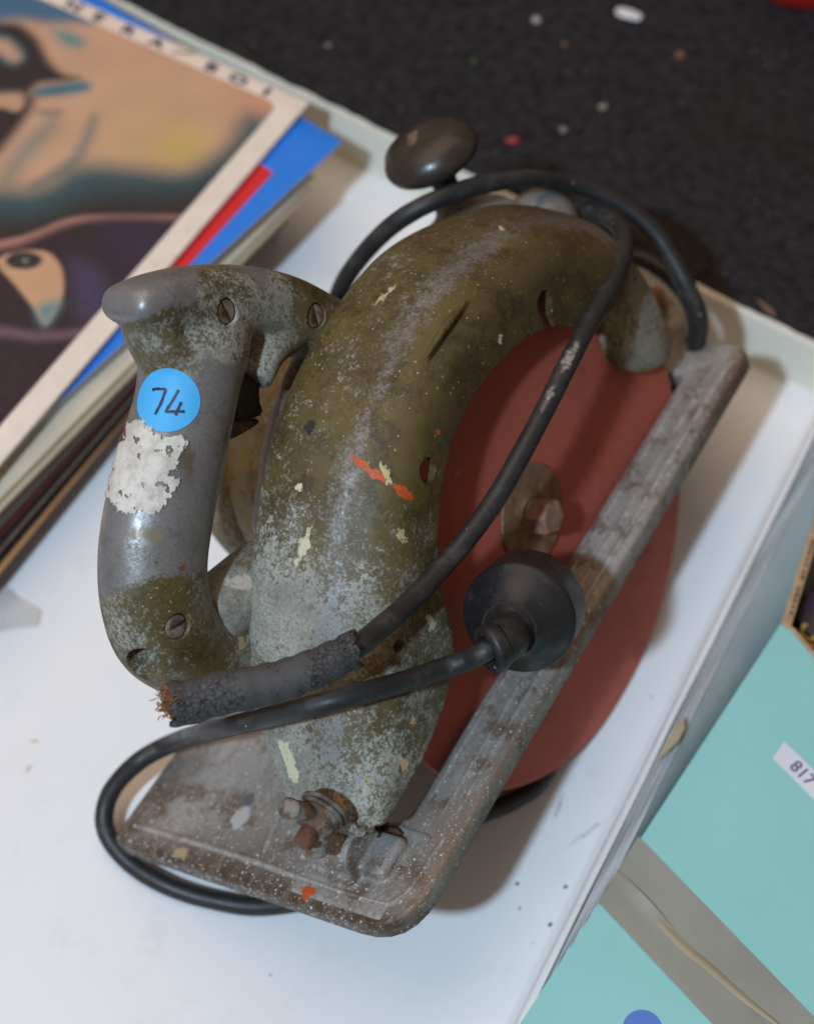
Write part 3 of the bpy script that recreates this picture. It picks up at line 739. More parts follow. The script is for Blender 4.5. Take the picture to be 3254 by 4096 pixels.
obj('hinge_bolt', bm, m_rust, saw)
bm = bm_new(); pts = catmull([S(p) for p in [(-134.1,-7.7,-24), (-132.7,-2.4,-23), (-131.7,3.2,-24), (-132.6,6.6,-25)]], 4); tube(bm, pts, .0013, 8)
obj('rust_flake', bm, m_rust, shoe)
bm = bm_new(); box(bm, axis_matrix(S([(-136.6,-1.5,-22)][0]), (0, 0, 1)), .008, .006, .005, .0018)
obj('hinge_pin', bm, rubber('black_pin', (.012, .012, .014), .5), hinge)

# ---- abrasive disc, flange, arbor bolt
def disc_mat():
    t = NT('red_abrasive'); fine = t.noise(1500, 4, .7); big = t.noise(16, 4)
    c = t.mix(t.ramp(big, .35, .7), (.37, .090, .055), (.47, .112, .068))
    c = t.mix(t.ramp(fine, .35, .7, 0, .6), c, (.56, .145, .095))
    c = t.mix(t.ramp(t.noise(45, 7, .8), .57, .72, 0, .40), c, (.40, .20, .14))
    c = t.mix(t.ramp(t.noise(28, 5, .7), .44, .32, 0, .45), c, (.22, .05, .03))
    return t.done(c, .6, 0, t.bump(fine, .5, .0004), .3)
Rd = 105.7 * MM
bm = bm_new(); lathe(bm, [(.004, -.0014), (Rd - .0006, -.0014), (Rd, -.0009), (Rd, .0009), (Rd - .0006, .0014), (.004, .0014)], axis_matrix(S((0, 0, 0)), AXR), 160)
m_disc = disc_mat(); disc = obj('abrasive_disc', bm, m_disc, saw, angle=30)
AC = [(-1.7,3,6.7)][0]; ac = S((AC[0] * .8, 0, AC[2] * .8))
m_brz = rust('brown_steel', (.32, .185, .085), (.15, .075, .033), .12)
bm = bm_new(); lathe(bm, [(.003, .0016), (.0195, .0016), (.0200, .0021), (.0198, .0027), (.0180, .0030), (.0120, .0018), (.0085, .0026), (.003, .0030)], axis_matrix(ac, AXR), 48)
fl_ = obj('flange_washer', bm, m_brz, disc, angle=60)
bm = bm_new(); lathe(bm, [(0, .0026), (.0070, .0026), (.0072, .0028), (.0072, .0112), (.0064, .0124), (0, .0126)], axis_matrix(ac, AXR, (1, 0, .4)), 6)
obj('arbor_bolt', bm, rust('bolt_brown', (.42, .235, .155), (.25, .135, .085), .2), disc, angle=20)
bm = bm_new(); lathe(bm, [(0, .002), (.0085, .002), (.0082, .0034), (0, .0034)], axis_matrix(ac, AXR), 28)
obj('bolt_collar', bm, m_brz, disc)

# ---- paddle of the lower guard, beside the rail's front end
PD = [(102,6,42.3), (107.6,6,34.6), (110,6,15.2), (110,6,-0.5), (106.2,6,-7.2), (98,6,-7.7), (86.1,6,-1.2), (76.5,6,9.7), (72.3,6,20.3), (73.4,6,28.7), (81,6,40.8)]
loop = catmull([(p[0], p[1], p[2]) for p in PD], 5, True)
bm = bm_new(); ct = sum(loop, Vector()) / len(loop); rings = []
for ins, n_ in ((.94, 1.5), (1, 2.2), (1, 5.2), (.97, 6.4), (.88, 7.2), (.5, 7.6)):
    rings.append([bm.verts.new(S((ct.x + (p.x - ct.x) * ins, n_, ct.z + (p.z - ct.z) * ins))) for p in loop])
for a, b in zip(rings, rings[1:]):
    for k in range(len(a)): bm.faces.new((a[k - 1], a[k], b[k], b[k - 1]))
bm.faces.new(rings[0]); bm.faces.new(rings[-1]); bmesh.ops.recalc_face_normals(bm, faces=bm.faces)
pad = obj('guard_paddle', bm, cast_paint('paddle_paint', bright=2.9), saw, angle=70)
attr(pad, 'flake', lambda co: .75 + .5 * noise.noise(co * 60)); attr(pad, 'bare', lambda co: .0); attr(pad, 'grime', lambda co: .0)
# brown front lip of the shoe behind the paddle
FB = [(169.4,-49.5,-26), (167,-34.3,-26), (143,-12.4,-26), (126.4,-7.8,-26)]
bm = bm_new(); box(bm, Matrix.Translation(S((150, -60, -22))) , .010, .070, .014, .003, 3)
obj('front_lip', bm, rust('brown_lip', (.36, .21, .11), (.22, .12, .06), .1), shoe)

# ---- D handle
hn = -46
HC = [(-50.3,-46,153.4), (-54.5,-46,144.2), (-67.8,-46,136.6), (-77.1,-46,129.8), (-97.5,-46,117.9), (-112.4,-46,107.7), (-122.1,-46,99), (-129.2,-46,88.6), (-132.6,-46,76.3), (-127.4,-46,60.3), (-115.1,-46,47.5), (-99.7,-46,35.3), (-84.4,-46,25.7)]
bm = bm_new()
ra = [17, 18.8, 18.6, 18, 19.3, 19.9, 19.7, 19.7, 19.5, 17.5, 15.5, 13.5, 12.5]
rb = [14, 16, 17, 17, 17.5, 17.5, 17.5, 17.5, 17, 15.5, 14, 12.5, 12]
pts = catmull([S(p) for p in HC], 4)
def ip(v): return [x.x * MM for x in catmull([(q, 0, 0) for q in v], 4)]
ell_tube(bm, pts, ip(ra), ip(rb), SIDE, 28)
HT = [(-55.2,-46,151.7), (-43.8,-46,147.7), (-31,-46,137.7), (-19.8,-46,124.7), (-11.3,-46,109.4), (-4,-46,93.4), (0.7,-46,79.9)]
ell_tube(bm, catmull([S(p) for p in HT], 4), ip([15, 13.5, 12.3, 12, 12.3, 13, 13.5]), ip([14.5, 14.5, 14, 14, 14, 14, 14]), SIDE, 28, .8)
# fillets under the horn and in the window's upper corner
for px3, r3 in (([(-71.3,-46,166.1), (-72.4,-46,159), (-72.8,-46,147.8)], (5, 7, 8)), ([(-25.2,-46,115), (-37.3,-46,120.7), (-50.1,-46,117.7)], (6, 8, 8)), ([(-9.2,-46,96.7), (-27.5,-46,89.4), (-44.7,-46,79.3), (-60.9,-46,65.8), (-70.2,-46,57.7)], (9, 12, 14, 15, 14))):
    ell_tube(bm, catmull([S(p) for p in px3], 4), ip(r3), ip([11, 12, 12, 12, 12][:len(r3)]), SIDE, 20)
HN_ = [(-43.8,-46,147.7), (-53.3,-46,157.4), (-62.3,-46,165.3), (-70.1,-46,170.9), (-74.4,-46,174.7), (-76.1,-46,176.6)]
ell_tube(bm, catmull([S(p) for p in HN_], 4), ip([14, 11.8, 9.6, 8.0, 6.2, 3.6]), ip([14, 14.5, 14, 13, 11.5, 8]), SIDE, 28, .72)
handle = obj('rear_handle', bm, None, None); remesh(handle, .0011, 26, .55)
# cable opening at the lower end and the three screw recesses
bv = BVHTree.FromObject(handle, bpy.context.evaluated_depsgraph_get())
def on_handle(p, d=AXR):
    h = bv.ray_cast(p + d * .08, -d); return h[0], h[1]
SCW = [(-50.9,-32,151.4), (-18,-32,120.2), (-136.5,-32,87.3)]
bmc = bm_new(); scr = []
for p in SCW:
    q, nrm = on_handle(S(p))
    scr.append((q, nrm)); lathe(bmc, [(0, -.0022), (.0046, -.0022), (.0050, .004), (0, .004)], axis_matrix(q, AXR), 24)
HO = [(-151.4,-40,79.2)][0]
cd = (S(HO) - S(HC[6])).normalized()
lathe(bmc, [(0, -.016), (.0058, -.016), (.0064, .012), (0, .012)], axis_matrix(S(HO), cd), 20)
cut(handle, bmc)
handle.parent = saw
hb2 = [saw_blob([(-152.4,-30,110.6)][0], 2.2, 1.4, 0, (.55, .42, .02), .3, 25), saw_blob([(-119.6,-30,58.1)][0], 1.3, 2.4, .5, (.50, .33, .17), .2, 25),
       saw_blob([(-122.6,-30,102.7)][0], 1.6, 1.3, 0, (.16, .07, .03), .4, 25)]
hb2 += [saw_blob([(-96.8,-30,128.6)][0], 3.2, 6.5, .4, (.115, .085, .055), .45, 12), saw_blob([(-123.4,-30,117.6)][0], 4.5, 2.2, .9, (.20, .165, .10), .45, 25)]
m_handle = cast_paint('handle_metal', hb2); handle.data.materials.clear(); handle.data.materials.append(m_handle)
A1 = S([(-50.2,-34,149.8)][0]); A2 = S([(-23.5,-34,117.1)][0]); A3 = S([(-141.9,-34,80)][0]); A4 = S([(-73.4,-40,157.5)][0]); A5 = S([(-118,-34,51.8)][0]); A6 = S([(-134.1,-34,112.3)][0])
def near(co, a, r): return ss((co - a).length / MM, r, r * .45) if False else 1 - ss((co - a).length / MM, r * .55, r)
def paint_left(co):
    k = .12 * noise.noise(co * 90)
    return max(.95 * near(co, A1, 22), .9 * near(co, A2, 36), .9 * near(co, A3, 36), .8 * near(co, A4, 19), .9 * near(co, A5, 36), .3 * near(co, A6, 14)) + k
attr(handle, 'bare', lambda co: 1.0 - .95 * max(0, min(1, paint_left(co) * 1.15))); attr(handle, 'flake', lambda co: .60 + .6 * noise.noise(co * 45)); attr(handle, 'grime', lambda co: .08)
m_scr = rust('screw_brass', (.21, .14, .085), (.09, .055, .03), .3)
for i, (q, nrm) in enumerate(scr):
    bm = bm_new(); ang = (1.45, 1.2, 2.75)[i]
    M = axis_matrix(q - AXR * .0016, AXR, Vector((1, 0, 0)))
    M = M @ Matrix.Rotation(ang, 4, 'Z')
    lathe(bm, [(0, -.002), (.0044, -.002), (.0044, .0002), (.0038, .0010), (0, .0012)], M, 28)
    bmc = bm_new(); box(bmc, M @ Matrix.Translation((0, 0, .0011)), .012, .0011, .0014)
    so = obj('screw', bm, m_scr, None, angle=50); cut(so, bmc); so.parent = saw
    if not so.data.materials: so.data.materials.append(m_scr)

# ---- trigger and lock lever in the handle's window
m_trg = rubber('black_trigger', (.014, .012, .010), .35, .3)
TG = [(-42.6,-44,126.9), (-41.4,-44,122.4), (-47.6,-44,115.6), (-52.1,-44,110.6), (-53.5,-44,105.4), (-56.7,-44,106.1), (-65.4,-44,114.1), (-58.6,-44,125.9), (-48.9,-44,130.4)]
def plate(name, poly, n0, n1, mat, parent, bev=.0012):
    bm = bm_new(); a = [bm.verts.new(S((p[0], n0, p[2]))) for p in poly]; b = [bm.verts.new(S((p[0], n1, p[2]))) for p in poly]
    bm.faces.new(a); bm.faces.new(list(reversed(b)))
    for k in range(len(poly)): bm.faces.new((a[k], a[k - 1], b[k - 1], b[k]))
    bmesh.ops.recalc_face_normals(bm, faces=bm.faces)
    bmesh.ops.bevel(bm, geom=bm.edges[:], offset=bev, segments=2, affect='EDGES')
    return obj(name, bm, mat, parent)
plate('trigger', TG, -52, -40, m_trg, saw)
LV = [(-68.2,-44,114.5), (-55.5,-44,104.5), (-56.1,-44,102.7), (-65.8,-44,106.3), (-70.5,-44,108.7)]
plate('lock_lever', LV, -52, -42, rust('brown_lever', (.13, .075, .035), (.04, .025, .015), .2), saw, .0007)

# ---- lot sticker, torn label: thin paper laid on the handle
bpy.context.view_layer.update()
dg = bpy.context.evaluated_depsgraph_get()
hbv = BVHTree.FromPolygons([v.co.copy() for v in handle.data.vertices], [p.vertices[:] for p in handle.data.polygons])
camS = SAWM.inverted() @ (Vector((-49.4,-378.7,705.6)) * MM)
def drape(p, d, lift):
    h = hbv.ray_cast(p + d * .06, -d)
    if h[0] is None: return None
    return h[0] + h[1] * lift
ST = S([(-92.4,-28,150.1)][0])
h = hbv.ray_cast(ST + AXR * .06, -AXR)
# the sticker faces the side it was pressed on from
vd = (camS - ST).normalized()
c0 = hbv.ray_cast(ST + vd * .08, -vd); c0p, c0n = c0[0], c0[1]
sn = (c0n + vd * .9).normalized()
RIGHT = (SAWM.inverted().to_3x3() @ Vector((1, 0, 0))); RIGHT = (RIGHT - sn * RIGHT.dot(sn)).normalized(); UPV = sn.cross(RIGHT)
bm = bm_new(); ringsv = []; rs_ = .0107
cen = bm.verts.new(drape(c0p, sn, .00025))
prev = None
for k in range(1, 9):
    ring = [bm.verts.new(drape(c0p + (RIGHT * math.cos(t * math.pi / 24) + UPV * math.sin(t * math.pi / 24)) * rs_ * k / 8, sn, .00035) or c0p) for t in range(48)]
    for t in range(48):
        if prev is None: bm.faces.new((cen, ring[t], ring[(t + 1) % 48]))
        else: bm.faces.new((prev[t], ring[t], ring[(t + 1) % 48], prev[(t + 1) % 48]))
    prev = ring
bmesh.ops.recalc_face_normals(bm, faces=bm.faces)
stk = obj('lot_sticker', bm, card('blue_sticker', (.075, .43, .80), .55, .02), handle, angle=180)
def pen(strokes, width, mat, parent, name):
    bm = bm_new()
    for st in strokes:
        P_ = catmull([Vector((x, y, 0)) for x, y in st], 6)
        for i, p in enumerate(P_):
            pass
        rows_ = []
        for i, p in enumerate(P_):
            a = P_[max(0, i - 1)]; b = P_[min(len(P_) - 1, i + 1)]; t = (b - a).normalized(); nn = Vector((-t.y, t.x, 0)) * width * (.5 + .07 * math.sin(i * .9))
            r2 = []
            for s in (1, -1):
                q = p + nn * s; w_ = drape(c0p + RIGHT * q.x * MM + UPV * q.y * MM, sn, .00052); r2.append(bm.verts.new(w_))
            rows_.append(r2)
        for a, b in zip(rows_, rows_[1:]): bm.faces.new((a[0], b[0], b[1], a[1]))
    bmesh.ops.recalc_face_normals(bm, faces=bm.faces)
    return obj(name, bm, mat, parent, angle=180)
pen([[(-5.0, 3.6), (-3.8, 3.9), (-2.0, 3.8), (-.4, 3.5), (-.9, 2.0), (-1.9, -1.0), (-3.2, -3.6), (-3.8, -4.8)],
     [(3.9, 3.5), (2.9, 1.6), (1.5, -.9), (.1, -3.2), (.0, -3.9), (2.2, -3.9), (5.8, -3.8)], [(4.7, -.6), (4.0, -2.4), (3.2, -4.4), (2.9, -5.2)]], .95, simple('marker_ink', (.018, .012, .045), .5), stk, 'pen_number')
# torn white label
LBL = [(-108.7,-30,155.6), (-102.6,-30,151.8), (-100.4,-30,139.9), (-93.3,-30,135.2), (-93.4,-30,130.8), (-100.4,-30,131.1), (-101.8,-30,128.1), (-107,-30,129.9), (-104.1,-30,124.7), (-113.1,-30,122.7), (-118.6,-30,123.3), (-129.5,-30,134.3), (-130.6,-30,143.2), (-120.3,-30,152.2)]
lc = S([(-113.5,-28,140.2)][0])
vd2 = (camS - lc).normalized(); lc0 = hbv.ray_cast(lc + vd2 * .08, -vd2)[0]
R2 = (SAWM.inverted().to_3x3() @ Vector((1, 0, 0))); R2 = (R2 - vd2 * R2.dot(vd2)).normalized(); U2 = vd2.cross(R2)
poly2 = [((S(p) - lc).dot(R2) / MM, (S(p) - lc).dot(U2) / MM) for p in LBL]
def inside(x, y, poly):
    c = False
    for i in range(len(poly)):
        x1, y1 = poly[i - 1]; x2, y2 = poly[i]
        if (y1 > y) != (y2 > y) and x < (x2 - x1) * (y - y1) / (y2 - y1) + x1: c = not c
    return c
def label_part(name, mat, test, lift, step=.42):
    bm = bm_new(); vs = {}
    def V(i, j):
        if (i, j) not in vs:
            q = drape(lc0 + R2 * (i * step * MM) + U2 * (j * step * MM), vd2, lift)
            vs[(i, j)] = bm.verts.new(q) if q is not None else None
        return vs[(i, j)]
    for i in range(-48, 48):
        for j in range(-52, 52):
            if test((i + .5) * step, (j + .5) * step):
                f = [V(i, j), V(i + 1, j), V(i + 1, j + 1), V(i, j + 1)]
                if all(f) and max((f[a].co - f[a - 1].co).length for a in range(4)) < .003: bm.faces.new(f)
    loose = [v for v in bm.verts if not v.link_faces]; bmesh.ops.delete(bm, geom=loose, context='VERTS')
    bmesh.ops.recalc_face_normals(bm, faces=bm.faces)
    return obj(name, bm, mat, handle, angle=180)
def torn(x, y):
    wx = x + 1.6 * noise.noise(Vector((x * .5, y * .5, 1))) + .7 * noise.noise(Vector((x * 1.6, y * 1.6, 5))); wy = y + 1.4 * noise.noise(Vector((x * .5, y * .5, 8))) + .6 * noise.noise(Vector((x * 1.7, y * 1.5, 2)))
    if not inside(wx, wy, poly2): return False
    hole = noise.noise(Vector((x * .33, y * .26, 21))) + .45 * noise.noise(Vector((x * 1.0, y * .8, 33)))
    return hole < .50 - .012 * max(0, x - 4) * 2
def paper_mat():
    t = NT('torn_paper'); a = t.noise(150, 6, .7); b = t.noise(420, 5, .7)
    c = t.mix(t.ramp(a, .40, .62), (.66, .62, .55), (.50, .45, .38)); c = t.mix(t.ramp(b, .60, .72, 0, .7), c, (.25, .23, .21))
    return t.done(c, .85, 0, t.bump(b, .6, .0008), .2)
tl_ = label_part('torn_label', paper_mat(), torn, .0004)
so_ = tl_.modifiers.new('s', 'SOLIDIFY'); so_.thickness = .0002; so_.offset = 1
PR = [(-111.5,-30,157.6), (-108.1,-30,155.4), (-112,-30,151.4), (-116.7,-30,153.9)]; pr2 = [((S(p) - lc).dot(R2) / MM, (S(p) - lc).dot(U2) / MM) for p in PR]
label_part('label_print', simple('maroon_print', (.16, .035, .05), .8), lambda x, y: inside(x, y, pr2) and torn(x, y) and not (abs((x * 1.1 + y * .3) % 2.6 - 1.3) < .32 and abs(y - 11.5) < 2.2), .0008, .3)

# ================================================================ power cord (cut loose from the handle)
cord = tag(empty('power_cord'), 'black rubber power cord looped round the saw with cracked sleeve and round plug', 'power cord')
SCF = [(13.3,34.9,162.8), (6.8,19.5,165.6), (4.6,15.1,165.3), (-2.1,0.8,165.4), (-3.6,-1.7,165.4), (-10.4,-14.9,164.5), (-18.9,-29.1,161.3), (-24,-36.8,160.5)]
scf = []
for k in range(0, 8, 2):
    a, b = W(SCF[k]), W(SCF[k + 1]); scf.append((tuple((a + b) / 2), ((b - a).length / 2, .0018 if k < 4 else .0012, .0035), tuple(axis_matrix(Vector((0, 0, 0)), Vector((-49.4,-378.7,705.6)) * MM - a - (b - a).normalized() * (Vector((-49.4,-378.7,705.6)) * MM - a).dot((b - a).normalized()), b - a).to_euler('XYZ'))))
m_cord = rubber('black_cord', (.024, .0235, .0235), .44, .75, scuffs=scf)
RC = 3.8
CP = [(-126.7,-114,166.5), (-111.8,-111.1,166.2), (-95,-107.8,167.1), (-81.1,-104.7,170.5), (-68.2,-97.1,169.2), (-58.3,-84.6,162.3), (-48.8,-71,154.9), (-37.3,-54.8,150.8), (-28,-42.4,151.2), (-18.6,-28.6,152.7), (-8.1,-10.1,156.7), (1,8.3,158.6), (9.5,26.8,159.5), (19.9,51.6,154.4), (28.8,72.5,148.3), (34.7,90.4,142.3), (37.1,106.5,136.2), (35.6,120.9,128.2), (30.3,130.9,120.7), (22.1,138.9,111.6), (3.8,137.4,100), (-6.5,142.4,62), (2.5,137.4,48), (21.7,148,55), (35.3,149.3,70), (50.7,142.9,80), (62.1,132.7,82), (69.8,123.1,80), (74.4,114.9,74), (74.7,109.4,62), (64.5,94.9,38), (32.9,60.4,18), (-11.2,38.4,10), (-57.1,73,14), (-84.1,97.6,45), (-82.2,103.6,78), (-79.2,104.7,96), (-73.7,106.9,112), (-63,107.1,132), (-51.5,106.2,148), (-37.5,110.7,154), (-20.4,121.8,150), (-0.7,132.3,142), (18.3,144.2,126), (36.7,142.7,118), (52,135.1,110), (61.6,125.3,102), (68.6,115.2,94), (74.1,107.8,84), (75.2,104.9,68), (71.5,97.7,34), (61.2,63,10), (41.5,6.2,4), (18.7,-43.3,3.8), (5.8,-69.1,3.8), (-7.1,-79.1,3.8), (-21.8,-85.7,3.8), (-50.6,-102,3.8), (-78.8,-117.9,3.8), (-104.9,-123.4,3.8), (-125.6,-121.1,4), (-144.8,-114.9,4.2), (-160.9,-104.9,5), (-170.1,-93,9), (-168.3,-81,16), (-156.7,-71.7,26), (-140.5,-68.3,38), (-115.9,-96.7,109.6), (-97.6,-102.2,129.9), (-80.6,-105.3,145.9), (-64.7,-101.2,147), (-50.4,-92.3,138.1), (-37.2,-82.9,129.3)]
PC = Vector([(-9.4,-59.7,124.1)][0]); PE = Vector([(-18.9,-78.5,137.3)][0]); PL = Vector([(-28.1,-80.6,131.4)][0])
cax = ((PL - PE).normalized() * .72 + (Vector((-49.4,-378.7,705.6)) - PE).normalized() * .55).normalized()      # the way the cord leaves the plug
cpts = catmull([W(p) for p in CP] + [PL * MM, (PE + cax * 5) * MM, (PE - cax * 3) * MM], 10)
bm = bm_new(); tube(bm, cpts, [RC * MM * (1 + .05 * noise.noise(Vector((i * .06, 3, 1))) + .02 * noise.noise(Vector((i * .31, 8, 1)))) for i in range(len(cpts))], 16)
obj('cable', bm, m_cord, cord, angle=180)
# sleeve (strain relief) with cracked rubber and torn mouth
SP = [(-126,-115,166.6), (-119.4,-113.6,165.7), (-111.8,-111.3,166), (-102.6,-109.9,167.1), (-95,-107.9,167), (-87.3,-106.4,168.5), (-81.1,-104.7,170.5), (-73.5,-100.8,170.2), (-67.7,-96.7,168.8)]
sp = catmull([W(p) for p in SP], 5); ns = len(sp)
rsl = [(7.6 - 1.5 * (i / (ns - 1)) + .25 * math.sin(i * 1.3)) * MM for i in range(ns)]
bm = bm_new()
def jag(i, a):
    return 1 + .035 * noise.noise(Vector((i * .25, math.cos(a) * 1.4, math.sin(a) * 1.4)))
rg = tube(bm, sp, rsl, 36, False, jag)
T_, F_ = frames(sp)
for (ring, sgn, sd_) in ((rg[0], -1, 3), (rg[-1], 1, 11)):
    tdir = (T_[0] if sgn < 0 else T_[-1]) * sgn
    for k, v in enumerate(ring):
        a = 2 * math.pi * k / 36
        amp = 3.0 * noise.noise(Vector((math.cos(a) * 1.6, math.sin(a) * 1.6, sd_))) + 1.6 * noise.noise(Vector((math.cos(a) * 5, math.sin(a) * 5, sd_ + 4)))
        v.co += tdir * (amp - .3) * MM
        if sgn > 0: v.co += (v.co - sp[-1]).normalized() * max(0, amp) * .55 * MM
slv = obj('strain_relief_sleeve', bm, rubber('cracked_rubber', (.062, .059, .058), .70, .6, True), cord, angle=180)
m_ = slv.modifiers.new('s', 'SOLIDIFY'); m_.thickness = .0018; m_.offset = -1
# frayed fabric braid and two cut conductors at the cord's end
e0 = sp[0]; t0 = -T_[0]
bm = bm_new()
for cl, (ou, ov) in enumerate(((3.2, 2.0), (-1.5, -4.2))):
    cx = e0 + (F_[0][0] * ou + F_[0][1] * ov) * MM
    for k in range(240):
        d = (t0 * random.uniform(.2, 1.2) + Vector((random.gauss(0, .55), random.gauss(0, .55), random.gauss(0, .55)))).normalized()
        p0 = cx - t0 * .002 + Vector((random.gauss(0, 1), random.gauss(0, 1), random.gauss(0, 1))) * .0016
        ln = random.uniform(1.6, 4.6) * MM; p1 = p0 + d * ln * .5; p2 = p1 + (d + Vector((random.gauss(0, .9), random.gauss(0, .9), random.gauss(0, .9)))).normalized() * ln * .5
        tube(bm, [p0, p1, p2], .00017, 4, False)
    bmesh.ops.create_icosphere(bm, subdivisions=2, radius=.0021, matrix=Matrix.Translation(cx - t0 * .001))
tag(obj('frayed_braid', bm, simple('orange_braid', (.26, .105, .035), .9, 0, .45, 900), cord), None, None, kind='stuff')
for nm, colr, (ou, ov), ln in (('red_conductor', (.22, .015, .022), (4.2, 3.0), 2.2), ('green_conductor', (.03, .20, .09), (1.0, -1.5), 3.2)):
    cx = e0 + (F_[0][0] * ou + F_[0][1] * ov) * MM
    bm = bm_new(); tube(bm, [cx - t0 * .004, cx, cx + t0 * ln * MM * .6 + Vector((0, .0006, .0005))], .0011, 10)
    obj('conductor', bm, simple(nm, colr, .5), cord)
# plug
tocam = (Vector((-49.4,-378.7,705.6)) - PC).normalized()
side_ = (PE - PC); side_ = (side_ - tocam * side_.dot(tocam)).normalized()
pax = (tocam * .89 + side_ * .46).normalized()
PM = axis_matrix(PC * MM, pax)
m_plug = rubber('black_plug_rubber', (.017, .016, .0165), .42, .6)
bm = bm_new(); lathe(bm, [(0, -.017), (.0196, -.017), (.0204, -.0155), (.0206, -.003), (.0209, -.0015), (.0210, 0), (.0205, .0014), (.0196, .0020), (.0184, .0034), (.0160, .0056), (.0132, .0078), (.0112, .0100), (.0102, .0118), (0, .0118)], PM, 64)
plug = obj('plug', bm, m_plug, cord, angle=60)
CM = axis_matrix(PE * MM, cax)
bm = bm_new(); tube(bm, catmull([PC * MM + pax * .006, PC * MM + pax * .0115 + (PE - PC).normalized() * .003, PE * MM - cax * .004, PE * MM], 5), [.0100] * 4 + [.0082] * 6 + [.0074] * 6, 28)
lathe(bm, [(.0042, -.002), (.0074, -.003), (.0084, -.0012), (.0090, .0018), (.0085, .0034), (.0060, .0038), (.0050, .0034), (.0046, .0000)], CM, 40)
obj('plug_collar', bm, m_plug, plug, angle=80)
bm = bm_new(); 
for a in (.6, 2.7, 4.8):
    M = PM @ Matrix.Translation((.010 * math.cos(a), .010 * math.sin(a), -.025)) ; box(bm, M, .0062, .0016, .018, .0005)
obj('pin', bm, simple('brass', (.45, .32, .12), .35, 1), plug)

# ================================================================ record sleeves
C56 = Vector((-96.4,259.3,56))
ub_ = Vector((math.cos(math.radians(149.2)), math.sin(math.radians(149.2)), 0)); va_ = Vector((-ub_.y, ub_.x, 0))
GR = 'record sleeves stacked in the tray'
def sleeve(name, c, z, rot, mat, edge_mat, label, th=3.2, size=312, wav=0):
    """a square card sleeve; c: its near corner; local x runs along its top edge, y along its right edge"""
    bm = bm_new(); n = 40; T0, B0 = [], []
    for i in range(n + 1):
        x = size * i / n; r1, r2 = [], []
        for j in range(n + 1):
            y = size * j / n
            e = min(x, y, size - x, size - y)
            hgt = th * (.5 + .5 * min(1, (e / 10) ** .5)) + wav * noise.noise(Vector((x * .018, y * .018, z)))
            r1.append(bm.verts.new((x * MM, y * MM, hgt * MM)))
            if i in (0, n) or j in (0, n): r2.append(bm.verts.new((x * MM, y * MM, (hgt - th * .5 - .3) * MM)))
            else: r2.append(None)
        T0.append(r1); B0.append(r2)
    for i in range(n):
        for j in range(n): bm.faces.new((T0[i][j], T0[i + 1][j], T0[i + 1][j + 1], T0[i][j + 1]))
    per = [(i, 0) for i in range(n)] + [(n, j) for j in range(n)] + [(i, n) for i in range(n, 0, -1)] + [(0, j) for j in range(n, 0, -1)]
    fs = []
    for a, b in zip(per, per[1:] + per[:1]):
        fs.append(bm.faces.new((T0[b[0]][b[1]], T0[a[0]][a[1]], B0[a[0]][a[1]], B0[b[0]][b[1]])))
    bm.faces.new([B0[a][b] for a, b in reversed(per)])
    bm.normal_update()
    o = obj(name, bm, mat, None, angle=30); o.data.materials.append(edge_mat)
    for p in o.data.polygons[n * n:]: p.material_index = 1
    o.location = (Vector((c[0], c[1], z))) * MM; o.rotation_euler = (0, 0, math.radians(149.2 + rot))
    return tag(o, label, 'record sleeve', GR)
def art_mat():
    t = NT('printed_cover'); x = t.n('ShaderNodeAttribute', attribute_name='ink')
    c = t.mix(t.ramp(t.noise(700, 3), .3, .7, 0, .06), x.outputs['Color'], (.35, .30, .26))
    return t.done(c, .5, 0, t.bump(t.noise(400, 3), .05, .0003), .25)
m_cream = card('cream_card', (.80, .68, .56), .6, .06, (.50, .38, .27), 60)
top_s = sleeve('record_sleeve', C56, 54.2, 0, m_cream, m_cream, 'top record sleeve, airbrushed peach and purple art with a cream border', 3.0)
